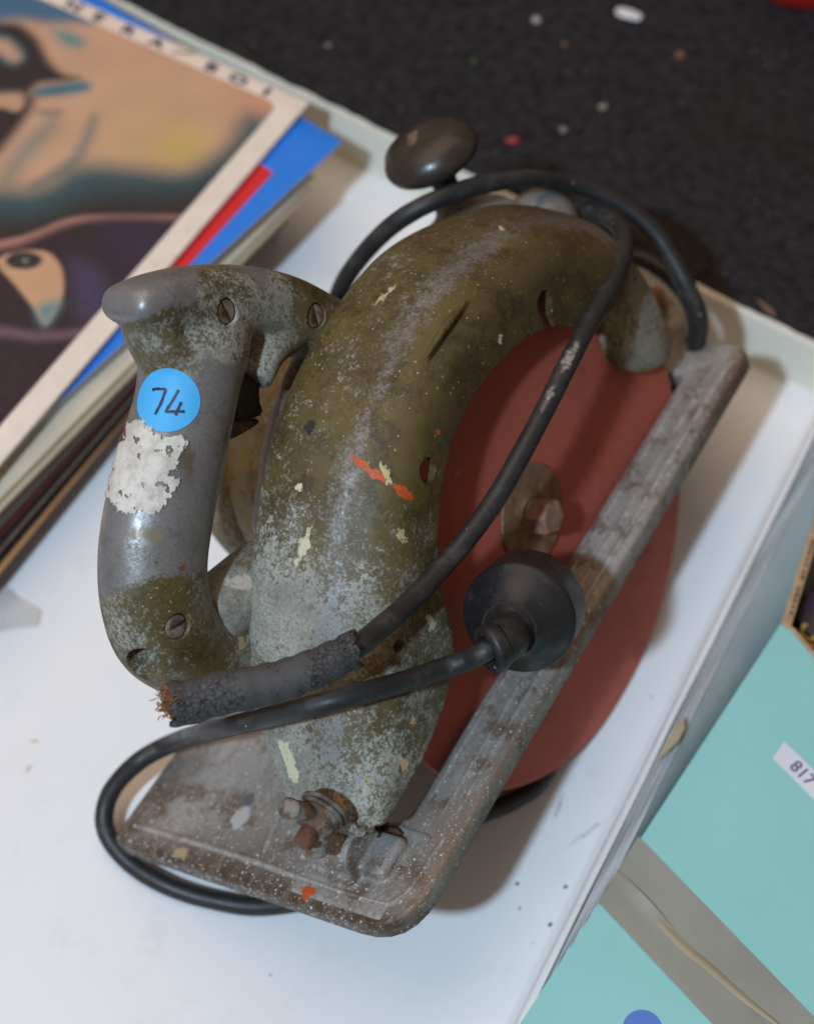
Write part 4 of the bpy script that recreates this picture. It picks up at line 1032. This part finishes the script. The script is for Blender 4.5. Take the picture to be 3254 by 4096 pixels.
# airbrushed print as a fine grid of ink colours, lying on the sleeve
def sdf(x, y, poly):
    d = 1e9; c = False
    for i in range(len(poly)):
        ax, ay = poly[i - 1]; bx, by = poly[i]
        ex, ey = bx - ax, by - ay; wx, wy = x - ax, y - ay
        t = max(0, min(1, (wx * ex + wy * ey) / (ex * ex + ey * ey + 1e-9)))
        d = min(d, (wx - ex * t) ** 2 + (wy - ey * t) ** 2)
        if (ay > y) != (by > y) and x < (bx - ax) * (y - ay) / (by - ay) + ax: c = not c
    return (-1 if c else 1) * math.sqrt(d)
def lerp3(a, b, t): return tuple(a[i] + (b[i] - a[i]) * t for i in range(3))
PEA = (.46, .27, .17); TEAL = (.030, .125, .155); DK = (.015, .012, .015)
LAY = [
 ([(223.9,28.2), (149.6,7.1), (119.6,9.5), (129.1,15.9), (141,23), (153.9,28.4), (198.1,60.1)], (.04, .11, .18), 5),
 ([(183.6,48.4), (159.4,33.9), (150.1,30), (142,31.3), (134.5,34.4), (125,40.9), (116.2,45), (108.8,45.8), (103.3,44), (104.6,47), (112.5,53.2), (117.4,57.2), (117.9,61.9), (118.4,66.6), (122.5,67.2), (130.3,71.9), (153.9,85.9)], DK, 3.2),
 ([(168.6,44.9), (153.7,41.3), (149.3,40.2), (140.5,43), (135,46.8), (134,51.5), (137.2,53.8), (144.9,52.8), (161.7,53.7)], (.09, .15, .16), 4),
 ([(167,47), (152.3,43.2), (148.5,42), (140.9,44.4), (136.4,47.3), (136,50.1), (139.2,52), (146.3,51), (162.9,52.2)], (.42, .25, .16), 3),
 ([(116.7,60.5), (99.7,45.1), (94.8,49.6), (112.1,64.3)], TEAL, 3),
 ([(150.6,86.5), (118.4,66.9), (112.8,67.6), (110,73.9), (108,85.6), (106.9,102.5), (108.1,122.6), (113.9,132.9)], DK, 4),
 ([(140.8,80.6), (129.6,72.9), (121.7,68.2), (116.5,70.2), (115,74.4), (116.3,78), (124.2,79.8), (135,88.1)], (.42, .25, .15), 2.5),
 ([(132.4,24), (124.7,21.8), (116.4,22.9), (114.9,27.3), (121.7,29.1), (127.6,27.3)], (.055, .20, .20), 5),
 ([(106.5,71.8), (97.9,66.7), (97.7,70.1), (103.5,72.9)], (.13, .12, .11), 4),
 ([(99.7,89.8), (97,74.8), (94,75.8), (92.4,95.9), (92.9,113.5), (96.6,112.3)], (.16, .17, .14), 8),
 ([(82.5,61.8), (79.9,62.4), (73.7,77.8), (71.6,90.5), (75.8,103.3), (79.9,112.6), (80.1,108.6), (75.4,92.8), (77.4,76.5)], (.10, .13, .13), 5),
 ([(137.7,155.5), (81.1,114.6), (72.9,96.1), (65.5,87.6), (47.6,78.3), (25,68.2), (16.8,44.6), (11.7,19.6), (-91.7,43.6), (-75.6,175.6), (56.4,254.3)], (.028, .072, .082), 9),
 ([(125.7,170), (72,126.7), (59.7,106.6), (43.6,91.6), (20.9,78.1), (8.8,56.5), (0.7,36.4), (-91.7,43.6), (-75.6,175.6), (56.4,254.3)], (.018, .014, .015), 12),
 ([(113.2,185.2), (73.5,146), (63.6,134.2), (55.3,120), (42,108.8), (4.5,86.5), (-7.9,73.7), (-119.3,90.4), (-114.4,234.1), (11.4,309.1)], (.40, .19, .14), 2.0),
 ([(111.1,187.8), (71.1,149.2), (61.5,136.3), (53.4,121.9), (40.5,110.2), (3.4,88.1), (-9.8,76.6), (-119.3,90.4), (-114.4,234.1), (11.4,309.1)], (.018, .0095, .015), 4),
 ([(38,114.4), (15.6,101), (-2.5,96.8), (-13.8,128.5), (-2.4,141.6)], (.022, .012, .034), 12),
 ([(40.2,136.9), (28.6,134.8), (17,140.6), (10.2,152.2), (8.7,163.7), (18.3,163.3), (29.7,151.3)], (.036, .028, .062), 5),
 ([(60,197.9), (43.3,185.5), (27,179.5), (10.5,166.9), (1.1,154.9), (-1.9,155.5), (8.8,169.2), (25.1,182), (40.7,188.9), (55.4,203.7)], (.17, .09, .12), 4),
 ([(67.8,154.3), (63.9,148.1), (59.2,143.7), (51.1,140.2), (42.2,142.9), (34,150.7), (28.8,160.2), (26.5,174.3), (37.8,168.7), (53.2,162.2), (63.3,158.7)], (.47, .27, .15), 1.0),
 ([(35.9,167.6), (28.8,160.2), (26.5,174.3)], (.10, .20, .20), 4),
 ([(64.5,153.6), (63.6,148.5), (59.4,144.8), (53.6,143.3), (50.1,145.1), (50,149.5), (54.3,153.6), (59.9,155.4)], (.020, .018, .020), .9),
 ([(57.5,148.5), (56,148.2), (55.2,149.7), (56.5,150.1)], (.35, .30, .2), .5),
]
U0 = 11; V0 = 9.8
bm = bm_new(); nx, ny = 150, 200; grid = []
lay_c = bm.verts.layers.float_color.new('ink')
yel = [(36,56.1)][0]; cor = [(15.1,14.4)][0]
LAY = [([(q.x, q.y) for q in catmull([(a, b, 0) for a, b in P_], 4, True)], c_, s_ * (1.8 if s_ > 2.8 else 1.2)) for P_, c_, s_ in LAY]
boxes = [(min(p[0] for p in q) - s * 1.5, max(p[0] for p in q) + s * 1.5, min(p[1] for p in q) - s * 1.5, max(p[1] for p in q) + s * 1.5) for q, c_, s in LAY]
for i in range(nx + 1):
    r = []
    for j in range(ny + 1):
        u = U0 + (i / nx) * 165; v = V0 + (j / ny) * 240
        if u < U0 + 6 and v < V0 + 6:
            # rounded printed corner
            dx, dy = U0 + 6 - u, V0 + 6 - v; dl = math.hypot(dx, dy)
            if dl > 6: u, v = U0 + 6 - dx * 6 / dl, V0 + 6 - dy * 6 / dl
        c = lerp3(PEA, (.46, .32, .06), .75 * math.exp(-((u - yel[0]) ** 2 + (v - yel[1]) ** 2) / 150.0))
        c = lerp3(c, (.42, .30, .10), .35 * math.exp(-((u - yel[0] - 16) ** 2 + (v - yel[1] - 8) ** 2) / 1200.0))
        c = lerp3(c, (.52, .22, .12), .55 * math.exp(-((u - cor[0]) ** 2 + (v - cor[1]) ** 2) / 240.0))
        for (poly, col, soft), bx in zip(LAY, boxes):
            if not (bx[0] < u < bx[1] and bx[2] < v < bx[3]): continue
            d = sdf(u, v, poly); f = 1 - ss(d, -soft * .6, soft * .6)
            if f > 0: c = lerp3(c, col, f)
        k = 1 + .10 * noise.noise(Vector((u * .05, v * .05, 0))) + .05 * noise.noise(Vector((u * .4, v * .4, 3)))
        e = min(u, v); hh = 3.0 * (.5 + .5 * min(1, (e / 10) ** .5)) + .10
        vv = bm.verts.new((u * MM, v * MM, hh * MM)); vv[lay_c] = (c[0] * k * 1.2, c[1] * k * 1.2, c[2] * k * 1.2, 1); r.append(vv)
    grid.append(r)
for i in range(nx):
    for j in range(ny): bm.faces.new((grid[i][j], grid[i + 1][j], grid[i + 1][j + 1], grid[i][j + 1]))
bmesh.ops.remove_doubles(bm, verts=bm.verts, dist=1e-6)
obj('cover_print', bm, art_mat(), top_s, angle=180)
# lettering along the cream border
m_navy = simple('navy_ink', (.016, .016, .06), .5)
LT = [(135,3.9), (119.6,2.1), (101.7,2.7), (84.7,4), (68.3,2.9), (52.5,4.4), (36.8,4.7), (20.5,4.9)]
for ch, (u, v) in zip('NERA/BOI', LT):
    if ch == '/':
        bm = bm_new(); a, b = Vector((64.5, 1.0, 2.9)), Vector((74.5, 7.0, 3.2)); d = (b - a).normalized(); pn = Vector((-d.y, d.x, 0)) * .45
        bm.faces.new([bm.verts.new((q) * MM) for q in (a + pn, a - pn, b - pn, b + pn)])
        obj('cover_letter', bm, simple('grey_ink', (.12, .10, .12), .5), top_s, smooth=False); continue
    cu = bpy.data.curves.new('letter', 'FONT'); cu.body = ch; cu.size = 8.2 * MM; cu.align_x = 'CENTER'; cu.align_y = 'CENTER'; cu.offset = .00022; cu.extrude = .00005
    to = bpy.data.objects.new('t', cu); COL.objects.link(to)
    bpy.context.view_layer.update()
    me = bpy.data.meshes.new_from_object(to.evaluated_get(bpy.context.evaluated_depsgraph_get()))
    bpy.data.objects.remove(to); bpy.data.curves.remove(cu)
    me.materials.clear(); me.materials.append(m_navy)
    lo = bpy.data.objects.new('cover_letter', me); COL.objects.link(lo); lo.parent = top_s
    lo.location = (u * MM, 5.9 * MM, 3.1 * MM); lo.rotation_euler = (0, 0, math.pi); lo.scale = (1.45 if ch != 'I' else 1.7, .95, 1)
# the blue sleeve with its red shape
BL = [(-80.1,238.5,50)][0]
m_blue = card('bright_blue_card', (.016, .20, .72), .45, .04, (.08, .28, .72), 60); m_white_e = card('worn_white_edge', (.62, .62, .60), .7)
bl = sleeve('record_sleeve', BL, 49.6, -7.4, m_blue, m_white_e, 'bright blue record sleeve with a red shape, second from the top of the stack', 3.0)
RD = [(-112.1,217.2,50), (-119.3,223.4,50), (-152.9,171.5,50), (-161.6,141.2,50)]
Mi = Matrix.Rotation(-math.radians(149.2 - 7.4), 3, 'Z')
bm = bm_new(); bm.faces.new([bm.verts.new((Mi @ (Vector(p) - Vector((BL[0], BL[1], p[2]))) + Vector((0, 0, 3.15))) * MM) for p in RD])
obj('red_shape', bm, card('red_ink', (.66, .018, .022), .45, .03), bl, smooth=False)
SL = [ # corner pixel, rotation, thickness, colour, edge colour, label
 ((682,330), -6.0, (.30, .38, .45), (.45, .52, .55), 'pale grey blue record sleeve directly under the bright blue one'),
 ((664,378), -4.6, (.50, .42, .31), (.62, .53, .40), 'cream record sleeve, upper of the two under the pale grey blue one'),
 ((660,400), -4.4, (.42, .33, .22), (.56, .46, .32), 'tan cream record sleeve just above the dark brown sleeve'),
 ((630,430), -3.0, (.05, .035, .025), (.075, .05, .035), 'dark brown record sleeve below the cream ones'),
 ((622,440), -2.2, (.10, .02, .015), (.14, .022, .016), 'dark red record sleeve in the middle of the stack'),
 ((618,452), -1.4, (.012, .011, .012), (.016, .014, .014), 'black record sleeve directly under the dark red one'),
 ((606,462), -1.2, (.30, .22, .14), (.36, .27, .17), 'worn tan record sleeve with frayed edge between two black ones'),
 ((604,470), -.6, (.014, .013, .015), (.020, .018, .018), 'black record sleeve flecked with white under the worn tan one'),
 ((596,476), .4, (.42, .20, .07), (.40, .22, .09), 'orange and yellow record sleeve low in the stack'),
 ((594,480), .2, (.16, .19, .23), (.20, .23, .27), 'blue grey record sleeve under the orange one'),
 ((590,484), -.2, (.012, .016, .10), (.016, .02, .12), 'navy blue record sleeve second from the bottom of the stack'),
 ((586,490), -.4, (.30, .30, .29), (.34, .34, .31), 'grey record sleeve with yellowed edge at the bottom of the stack'),
]
zt = 49.3
SLC = [(-89,235.3,44)] + [(-92.9,223.5,41)] + [(-93.9,219.9,37)] + [(-99.9,215.1,33)] + [(-103.2,215,29)] + [(-104.8,215.6,25)] + [(-106.9,216,21)] + [(-107.6,217.1,17)] + [(-109.3,218.7,13)] + [(-110.5,220.7,9)] + [(-111.8,222.9,5)] + [(-112.4,223.9,2)]
ZS = [45.4, 41.6, 37.8, 33.8, 29.8, 25.8, 21.6, 17.6, 13.6, 9.4, 5.2, .6]
for k, (s, c, z) in enumerate(zip(SL, SLC, ZS)):
    _, rot, col, ecol, lab = s
    worn = (.55, .52, .48) if k in (7,) else ((.62, .45, .12) if k == 8 else None)
    sleeve('record_sleeve', c, z, rot, card('sleeve_%d' % k, tuple(min(.85, 1.3 * q) for q in col), .5, .08, worn), card('sleeve_edge_%d' % k, tuple(min(.85, 1.35 * q) for q in ecol), .65, .12, worn, 90), lab, 3.4, 312, .5)

# ================================================================ teal cardboard box with parcel tape
ZT = 44
TB = [(102.3,-18.4,44), (-4.5,-175.5,44), (121.8,33.2,44), (114.1,-32.7,44), (38.7,-110.6,44)]
c_top, c_bot, c_far, c_edge = (Vector(p) for p in TB[:4])
dl = (c_bot - c_top).normalized()                        # along the left edge toward the viewer
df = (c_far - c_top).normalized()
de = (c_edge - c_top).normalized()
tbx = empty('cardboard_box', (c_bot.x * MM, c_bot.y * MM, 0)); tag(tbx, 'teal cardboard box closed with tan tape, torn open at its far end, beside the tray', 'box')
def loc_(p): return (p - Vector((c_bot.x, c_bot.y, 0))) * MM
def teal_mat():
    t = NT('teal_card'); a = t.noise(14, 4); b = t.noise(300, 5, .7)
    c = t.mix(t.ramp(a, .3, .7), (.25, .56, .54), (.275, .60, .58)); c = t.mix(t.ramp(b, .66, .76, 0, .4), c, (.50, .66, .64)); c = t.mix(t.ramp(t.noise(22, 8, .75), .58, .70, 0, .25), c, (.36, .56, .54))
    return t.done(c, .38, 0, t.bump(t.noise(35, 3), .06, .001), .45)
m_teal = teal_mat(); m_kraft = card('kraft_card', (.42, .28, .16), .8, .15, (.55, .40, .27), 150)
# top panel with torn far edge
def slab(name, pts, th, mat, parent=tbx, jitter=0):
    bm = bm_new(); a = [bm.verts.new(loc_(p)) for p in pts]; b = [bm.verts.new(loc_(p - Vector((0, 0, th)))) for p in pts]
    bm.faces.new(a); bm.faces.new(list(reversed(b)))
    for k in range(len(pts)): bm.faces.new((a[k], a[k - 1], b[k - 1], b[k]))
    bmesh.ops.recalc_face_normals(bm, faces=bm.faces)
    o = obj(name, bm, mat, parent, smooth=False); o.data.materials.append(m_kraft)
    for p in o.data.polygons:
        if abs(p.normal.z) < .5: p.material_index = 1
        elif p.normal.z < 0: p.material_index = 1
    return o
perp = de
torn_edge = []
for k in range(0, 33):
    s = k / 32 * 200
    torn_edge.append(c_top + de * s + (-dl) * (1.6 * noise.noise(Vector((s * .09, 0, 0))) + .9 * noise.noise(Vector((s * .35, 3, 0)))))
far_r = torn_edge[-1]
top_pts = [c_bot - (-dl) * 0 , ] 
q_bl = c_bot + dl * 40; q_br = q_bl + de * 200
slab('top_panel', [q_bl] + torn_edge + [q_br], 3.5, m_teal)
bm = bm_new(); rows = []
for k, p in enumerate(torn_edge):
    a_ = 2.2 + 1.6 * noise.noise(Vector((k * .5, 6, 0))) + .8 * noise.noise(Vector((k * 1.7, 2, 0)))
    rows.append([bm.verts.new(loc_(q)) for q in (p + dl * .6 + Vector((0, 0, .25)), p - dl * a_ * .5 + Vector((0, 0, .9 + .5 * noise.noise(Vector((k * .8, 1, 1))))), p - dl * a_ + Vector((0, 0, -.6)), p - dl * .3 + Vector((0, 0, -3.2)))])
for a, b in zip(rows, rows[1:]):
    for q in range(3): bm.faces.new((a[q], b[q], b[q + 1], a[q + 1]))
bmesh.ops.recalc_face_normals(bm, faces=bm.faces)
obj('torn_edge', bm, m_kraft, tbx, angle=30)
# left side panel: its rim runs on past the torn top
bm = bm_new(); A_, B_, C_, D_ = [], [], [], []
n = 60; path = []
for k in range(n + 1):
    t = k / n; d_ = t * 330
    L1 = (c_bot + dl * 40 - c_top).length
    if d_ < L1: p = c_bot + dl * 40 - dl * d_
    else: p = c_top + df * (d_ - L1)
    path.append((p, d_ >= L1 - 1, d_ - L1))
lft = Vector((-dl.y, dl.x, 0)); lft = lft if lft.x < 0 else -lft
rowsb = []
for (p, beyond, dd) in path:
    zt_ = -3.6 if not beyond else 1.0 + 1.2 * noise.noise(Vector((dd * .12, 0, 5))) + .7 * noise.noise(Vector((dd * .5, 0, 8)))
    o1 = 0 if not beyond else .6 * noise.noise(Vector((dd * .2, 2, 5)))
    lean = lft * -.6
    rowsb.append([bm.verts.new(loc_(q)) for q in (p + Vector((0, 0, -ZT - 5)) , p + lft * o1 + Vector((0, 0, zt_ - .4)), p - lft * (1.6 - o1) + Vector((0, 0, zt_)), p - lft * 4.2 + Vector((0, 0, zt_ - .6)), p - lft * 4.2 + Vector((0, 0, -ZT - 5)))])
for a, b in zip(rowsb, rowsb[1:]):
    for j in range(4): bm.faces.new((a[j], b[j], b[j + 1], a[j + 1]))
bmesh.ops.recalc_face_normals(bm, faces=bm.faces)
sp_ = obj('side_panel', bm, m_teal, tbx, smooth=False); sp_.data.materials.append(m_kraft)
for i_, p in enumerate(sp_.data.polygons):
    if i_ % 4 != 0: p.material_index = 1
# dark blocks coloured as the shaded hollows of the torn rim's corrugation
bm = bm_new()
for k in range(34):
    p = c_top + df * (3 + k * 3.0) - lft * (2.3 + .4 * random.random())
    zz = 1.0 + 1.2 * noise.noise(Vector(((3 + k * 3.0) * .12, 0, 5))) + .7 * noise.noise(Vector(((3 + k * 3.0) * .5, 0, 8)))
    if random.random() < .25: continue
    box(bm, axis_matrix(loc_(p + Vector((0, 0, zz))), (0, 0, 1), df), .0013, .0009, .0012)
obj('flute_shade', bm, simple('flute_shadow', (.05, .032, .02), .9), sp_, smooth=False)['kind'] = 'stuff'
# right, bottom and near panels (mostly out of frame)
slab('bottom_panel', [q_bl + Vector((0, 0, -ZT + 1)), c_top - lft * 3 + Vector((0, 0, -ZT + 1)), c_top - lft * 3 + df * 90 + Vector((0, 0, -ZT + 1)), c_top + df * 90 + de * 200 + Vector((0, 0, -ZT + 1)), q_br + Vector((0, 0, -ZT + 1))], 3, m_kraft)
bm = bm_new()
for a, b in ((q_bl, q_br), (q_br, far_r)):
    dd = (b - a).normalized(); nn = Vector((-dd.y, dd.x, 0))
    box(bm, axis_matrix(loc_((a + b) / 2 + Vector((0, 0, -ZT / 2 - 2.2))), (0, 0, 1), dd), (b - a).length * MM, .0035, (ZT - .6) * MM)
obj('end_panel', bm, m_teal, tbx, smooth=False)
# parcel tape along the seam: flat strip, and a second strip beside it with a lifted crease
def tape_mat(name, c0_, rough=.32):
    t = NT(name); a = t.noise(26, 5, .6); b = t.noise(200, 5, .7)
    c = t.mix(t.ramp(a, .35, .7), c0_, tuple(x * .86 for x in c0_)); c = t.mix(t.ramp(b, .66, .74, 0, .6), c, (.50, .42, .30))
    return t.done(c, rough, 0, t.bump(a, .12, .0012), .5)
TPX = [(38.7,-110.6,44), (29.8,-123.9,44), (21.9,-136.9,44)]; TP2 = [(97,-179.6,44), (83.5,-189.5,44), (55.3,-182,44)]
ta, tm, tbn = (Vector(p) for p in TPX); td1 = (Vector(TP2[0]) - ta).normalized()
def strip(name, a, b, d, length, z0, mat, bulge=0, wavy=0, overhang=4):
    """tape from edge line a..b running along d, folded down over the box's side"""
    bm = bm_new(); nl_, nw = 40, 8; rows_ = []
    for i in range(-3, nl_ + 1):
        row = []
        for j in range(nw + 1):
            t = j / nw; s = max(0, i) / nl_ * length
            p = a.lerp(b, t) + d * s
            z = z0 + bulge * math.sin(math.pi * min(1, s / 30.0)) * (max(0, 1 - abs(t - 0) * 3)) * 1.0 + wavy * noise.noise(Vector((s * .05, t * 2, 1)))
            p = p + Vector((0, 0, max(z, .12)))
            if i < 0: p = p + lft * .35 + Vector((0, 0, i * overhang * (1 + .25 * noise.noise(Vector((t * 3, 0, 2))))))
            elif i == 0: p = p + lft * .35
            row.append(bm.verts.new(loc_(p)))
        rows_.append(row)
    for r_a, r_b in zip(rows_, rows_[1:]):
        for j in range(nw): bm.faces.new((r_a[j], r_a[j + 1], r_b[j + 1], r_b[j]))
    bmesh.ops.recalc_face_normals(bm, faces=bm.faces)
    return obj(name, bm, mat, tbx, angle=60)
m_tape = tape_mat('tan_tape', (.275, .285, .24))
strip('tape_strip', ta, tm, td1, 150, .14, m_tape, 0, .1)
strip('tape_strip', tm, tbn, td1, 150, .5, tape_mat('tan_tape_second', (.265, .27, .225)), 1.6, .25)
# raised crease where the second strip's edge has lifted
bm = bm_new(); CR = [Vector(p) for p in [(29.4,-124.1,44), (36.3,-132.8,44), (46.1,-144.8,44), (52.5,-152,44), (62.2,-160.9,44), (71.7,-170.6,44), (81.1,-179.3,44), (87.3,-185.3,44)]]
cr = catmull(CR, 4); rows_ = []
for i, p in enumerate(cr):
    t = i / (len(cr) - 1); wd = 1.2 + 2.6 * math.sin(math.pi * min(1, t * 1.05)) ** .8
    q = (dl * 1.0); 
    rows_.append([bm.verts.new(loc_(p + q * o_ * wd + Vector((0, 0, h_)))) for o_, h_ in ((-.1, .3), (.2, .95), (.5, 1.05), (.85, .6))])
for a, b in zip(rows_, rows_[1:]):
    for j in range(3): bm.faces.new((a[j], a[j + 1], b[j + 1], b[j]))
bmesh.ops.recalc_face_normals(bm, faces=bm.faces)
obj('tape_crease', bm, tape_mat('tan_tape_crease', (.33, .275, .165), .5), tbx, angle=60)
# peeling price label 817
LBX = [(97.9,-71.1,44), (92.5,-78.4,44), (106.8,-95.7,44), (108.2,-83.8,44)]; la, lb, lcx, ldx = (Vector(p) for p in LBX)
ld = ((lcx - lb).normalized() + (ldx - la).normalized()).normalized(); lw = (lb - la)
slab_pts = [la, lb, lb + ld * 34, la + ld * 34]
bm = bm_new(); vs = [bm.verts.new(loc_(p + Vector((0, 0, .25)))) for p in slab_pts]; bm.faces.new(vs)
g = bmesh.ops.extrude_face_region(bm, geom=bm.faces[:]); bmesh.ops.translate(bm, verts=[v for v in g['geom'] if isinstance(v, bmesh.types.BMVert)], vec=(0, 0, .0002)); bmesh.ops.recalc_face_normals(bm, faces=bm.faces)
lbl = obj('price_label', bm, card('white_label', (.66, .68, .72), .55, .03), tbx, smooth=False)
def text_mesh(name, body, size, mat, parent, M, sx=1.0, off=0.0):
    cu = bpy.data.curves.new('t', 'FONT'); cu.body = body; cu.size = size * MM; cu.align_x = 'LEFT'; cu.align_y = 'CENTER'; cu.offset = off * MM
    to = bpy.data.objects.new('t', cu); COL.objects.link(to); bpy.context.view_layer.update()
    me = bpy.data.meshes.new_from_object(to.evaluated_get(bpy.context.evaluated_depsgraph_get()))
    bpy.data.objects.remove(to); bpy.data.curves.remove(cu); me.materials.clear(); me.materials.append(mat)
    o = bpy.data.objects.new(name, me); COL.objects.link(o); o.parent = parent; o.matrix_local = M @ Matrix.Diagonal((sx, 1, 1, 1)); return o
mid = (la + lb) / 2 + ld * 7.5
text_mesh('label_number', '817', 7.2, simple('violet_ink', (.10, .08, .20), .6), lbl, axis_matrix(loc_(mid + Vector((0, 0, .55))), (0, 0, 1), ld), 1.0, .12)
# printed blue dot on the box near the lower frame edge
BD = [(35,-184.1,44)][0]; bm = bm_new()
bmesh.ops.create_circle(bm, cap_ends=True, segments=40, radius=.0072, matrix=Matrix.Translation(loc_(Vector(BD) + Vector((0, 0, .2)))))
obj('printed_dot', bm, card('blue_print', (.10, .20, .55), .45, .03), tbx, smooth=False)
# dark book standing in the torn opening
BKP = [Vector(p) for p in [(109.2,-6.9,30), (118,-21.9,30), (125,38.3,30)]]
bq = BKP[0]; bdx = (BKP[1] - bq).normalized(); bdy = Vector((-bdx.y, bdx.x, 0))
bm = bm_new(); box(bm, axis_matrix((bq + bdx * 60 + bdy * 64 + Vector((0, 0, -15))) * MM, (0, 0, 1), bdx), .130, .125, .030, .001)
book = obj('book', bm, simple('navy_black_cover', (.012, .010, .020), .4), None); tag(book, 'dark navy book with yellow lettering showing in the torn end of the teal box', 'book')
tp = [Vector(p) for p in [(112.2,-19.7,30), (120.2,-0.8,30)]]
td_ = (tp[1] - tp[0]).normalized()
text_mesh('cover_lettering', 'IC', 11, simple('yellow_ink', (.42, .28, .03), .5), book, axis_matrix((tp[0] - td_ * 1 + Vector((td_.y, -td_.x, 0)) * 3 + Vector((0, 0, .15))) * MM, (0, 0, 1), td_), 1.0, .35)

# scraps: clear tape at the left, tan tape chip on the right rim
CT = [(-240.1,25.6,1), (-222.7,22,1), (-218.2,15.4,1), (-208.2,10.7,1), (-208.7,3.6,1), (-220.7,1.3,1), (-236.6,-2.6,1)]
bm = bm_new(); a = [bm.verts.new((Vector(p) + Vector((0, 0, 1.5 + 2.2 * noise.noise(Vector((k * 1.7, 0, 0)))))) * MM) for k, p in enumerate(CT)]
f = bm.faces.new(a); bmesh.ops.triangulate(bm, faces=[f]); bmesh.ops.subdivide_edges(bm, edges=bm.edges[:], cuts=3, use_grid_fill=True)
for v in bm.verts: v.co.z += .9 * MM * noise.noise(v.co * 120)
t = NT('clear_tape'); ct_m = t.done((.62, .60, .58), .25, 0, t.bump(t.noise(120, 4), .3, .001), .5, Alpha=.55)
ct = obj('tape_scrap', bm, ct_m, None, angle=60); tag(ct, 'crumpled clear tape scrap on the white tray at the left edge', 'tape scrap')
CH = [(61.4,-54.9,31.5), (57.5,-58,31), (56.1,-61.4,30.6), (52.2,-68.5,30.4), (50,-72.6,30.3), (53.6,-69.6,30.4), (58.9,-64.5,30.6), (61.6,-58.9,31)]
bm = bm_new(); a = [bm.verts.new(W(p)) for p in CH]; b = [bm.verts.new(W(p) - Vector((0, 0, .0004))) for p in CH]
bm.faces.new(a); bm.faces.new(list(reversed(b)))
for k in range(len(a)): bm.faces.new((a[k], a[k - 1], b[k - 1], b[k]))
bmesh.ops.recalc_face_normals(bm, faces=bm.faces)
tag(obj('tape_scrap', bm, tape_mat('tan_chip', (.42, .34, .22)), None, smooth=False), 'tan torn tape scrap stuck on the tray right rim beside the teal box', 'tape scrap')
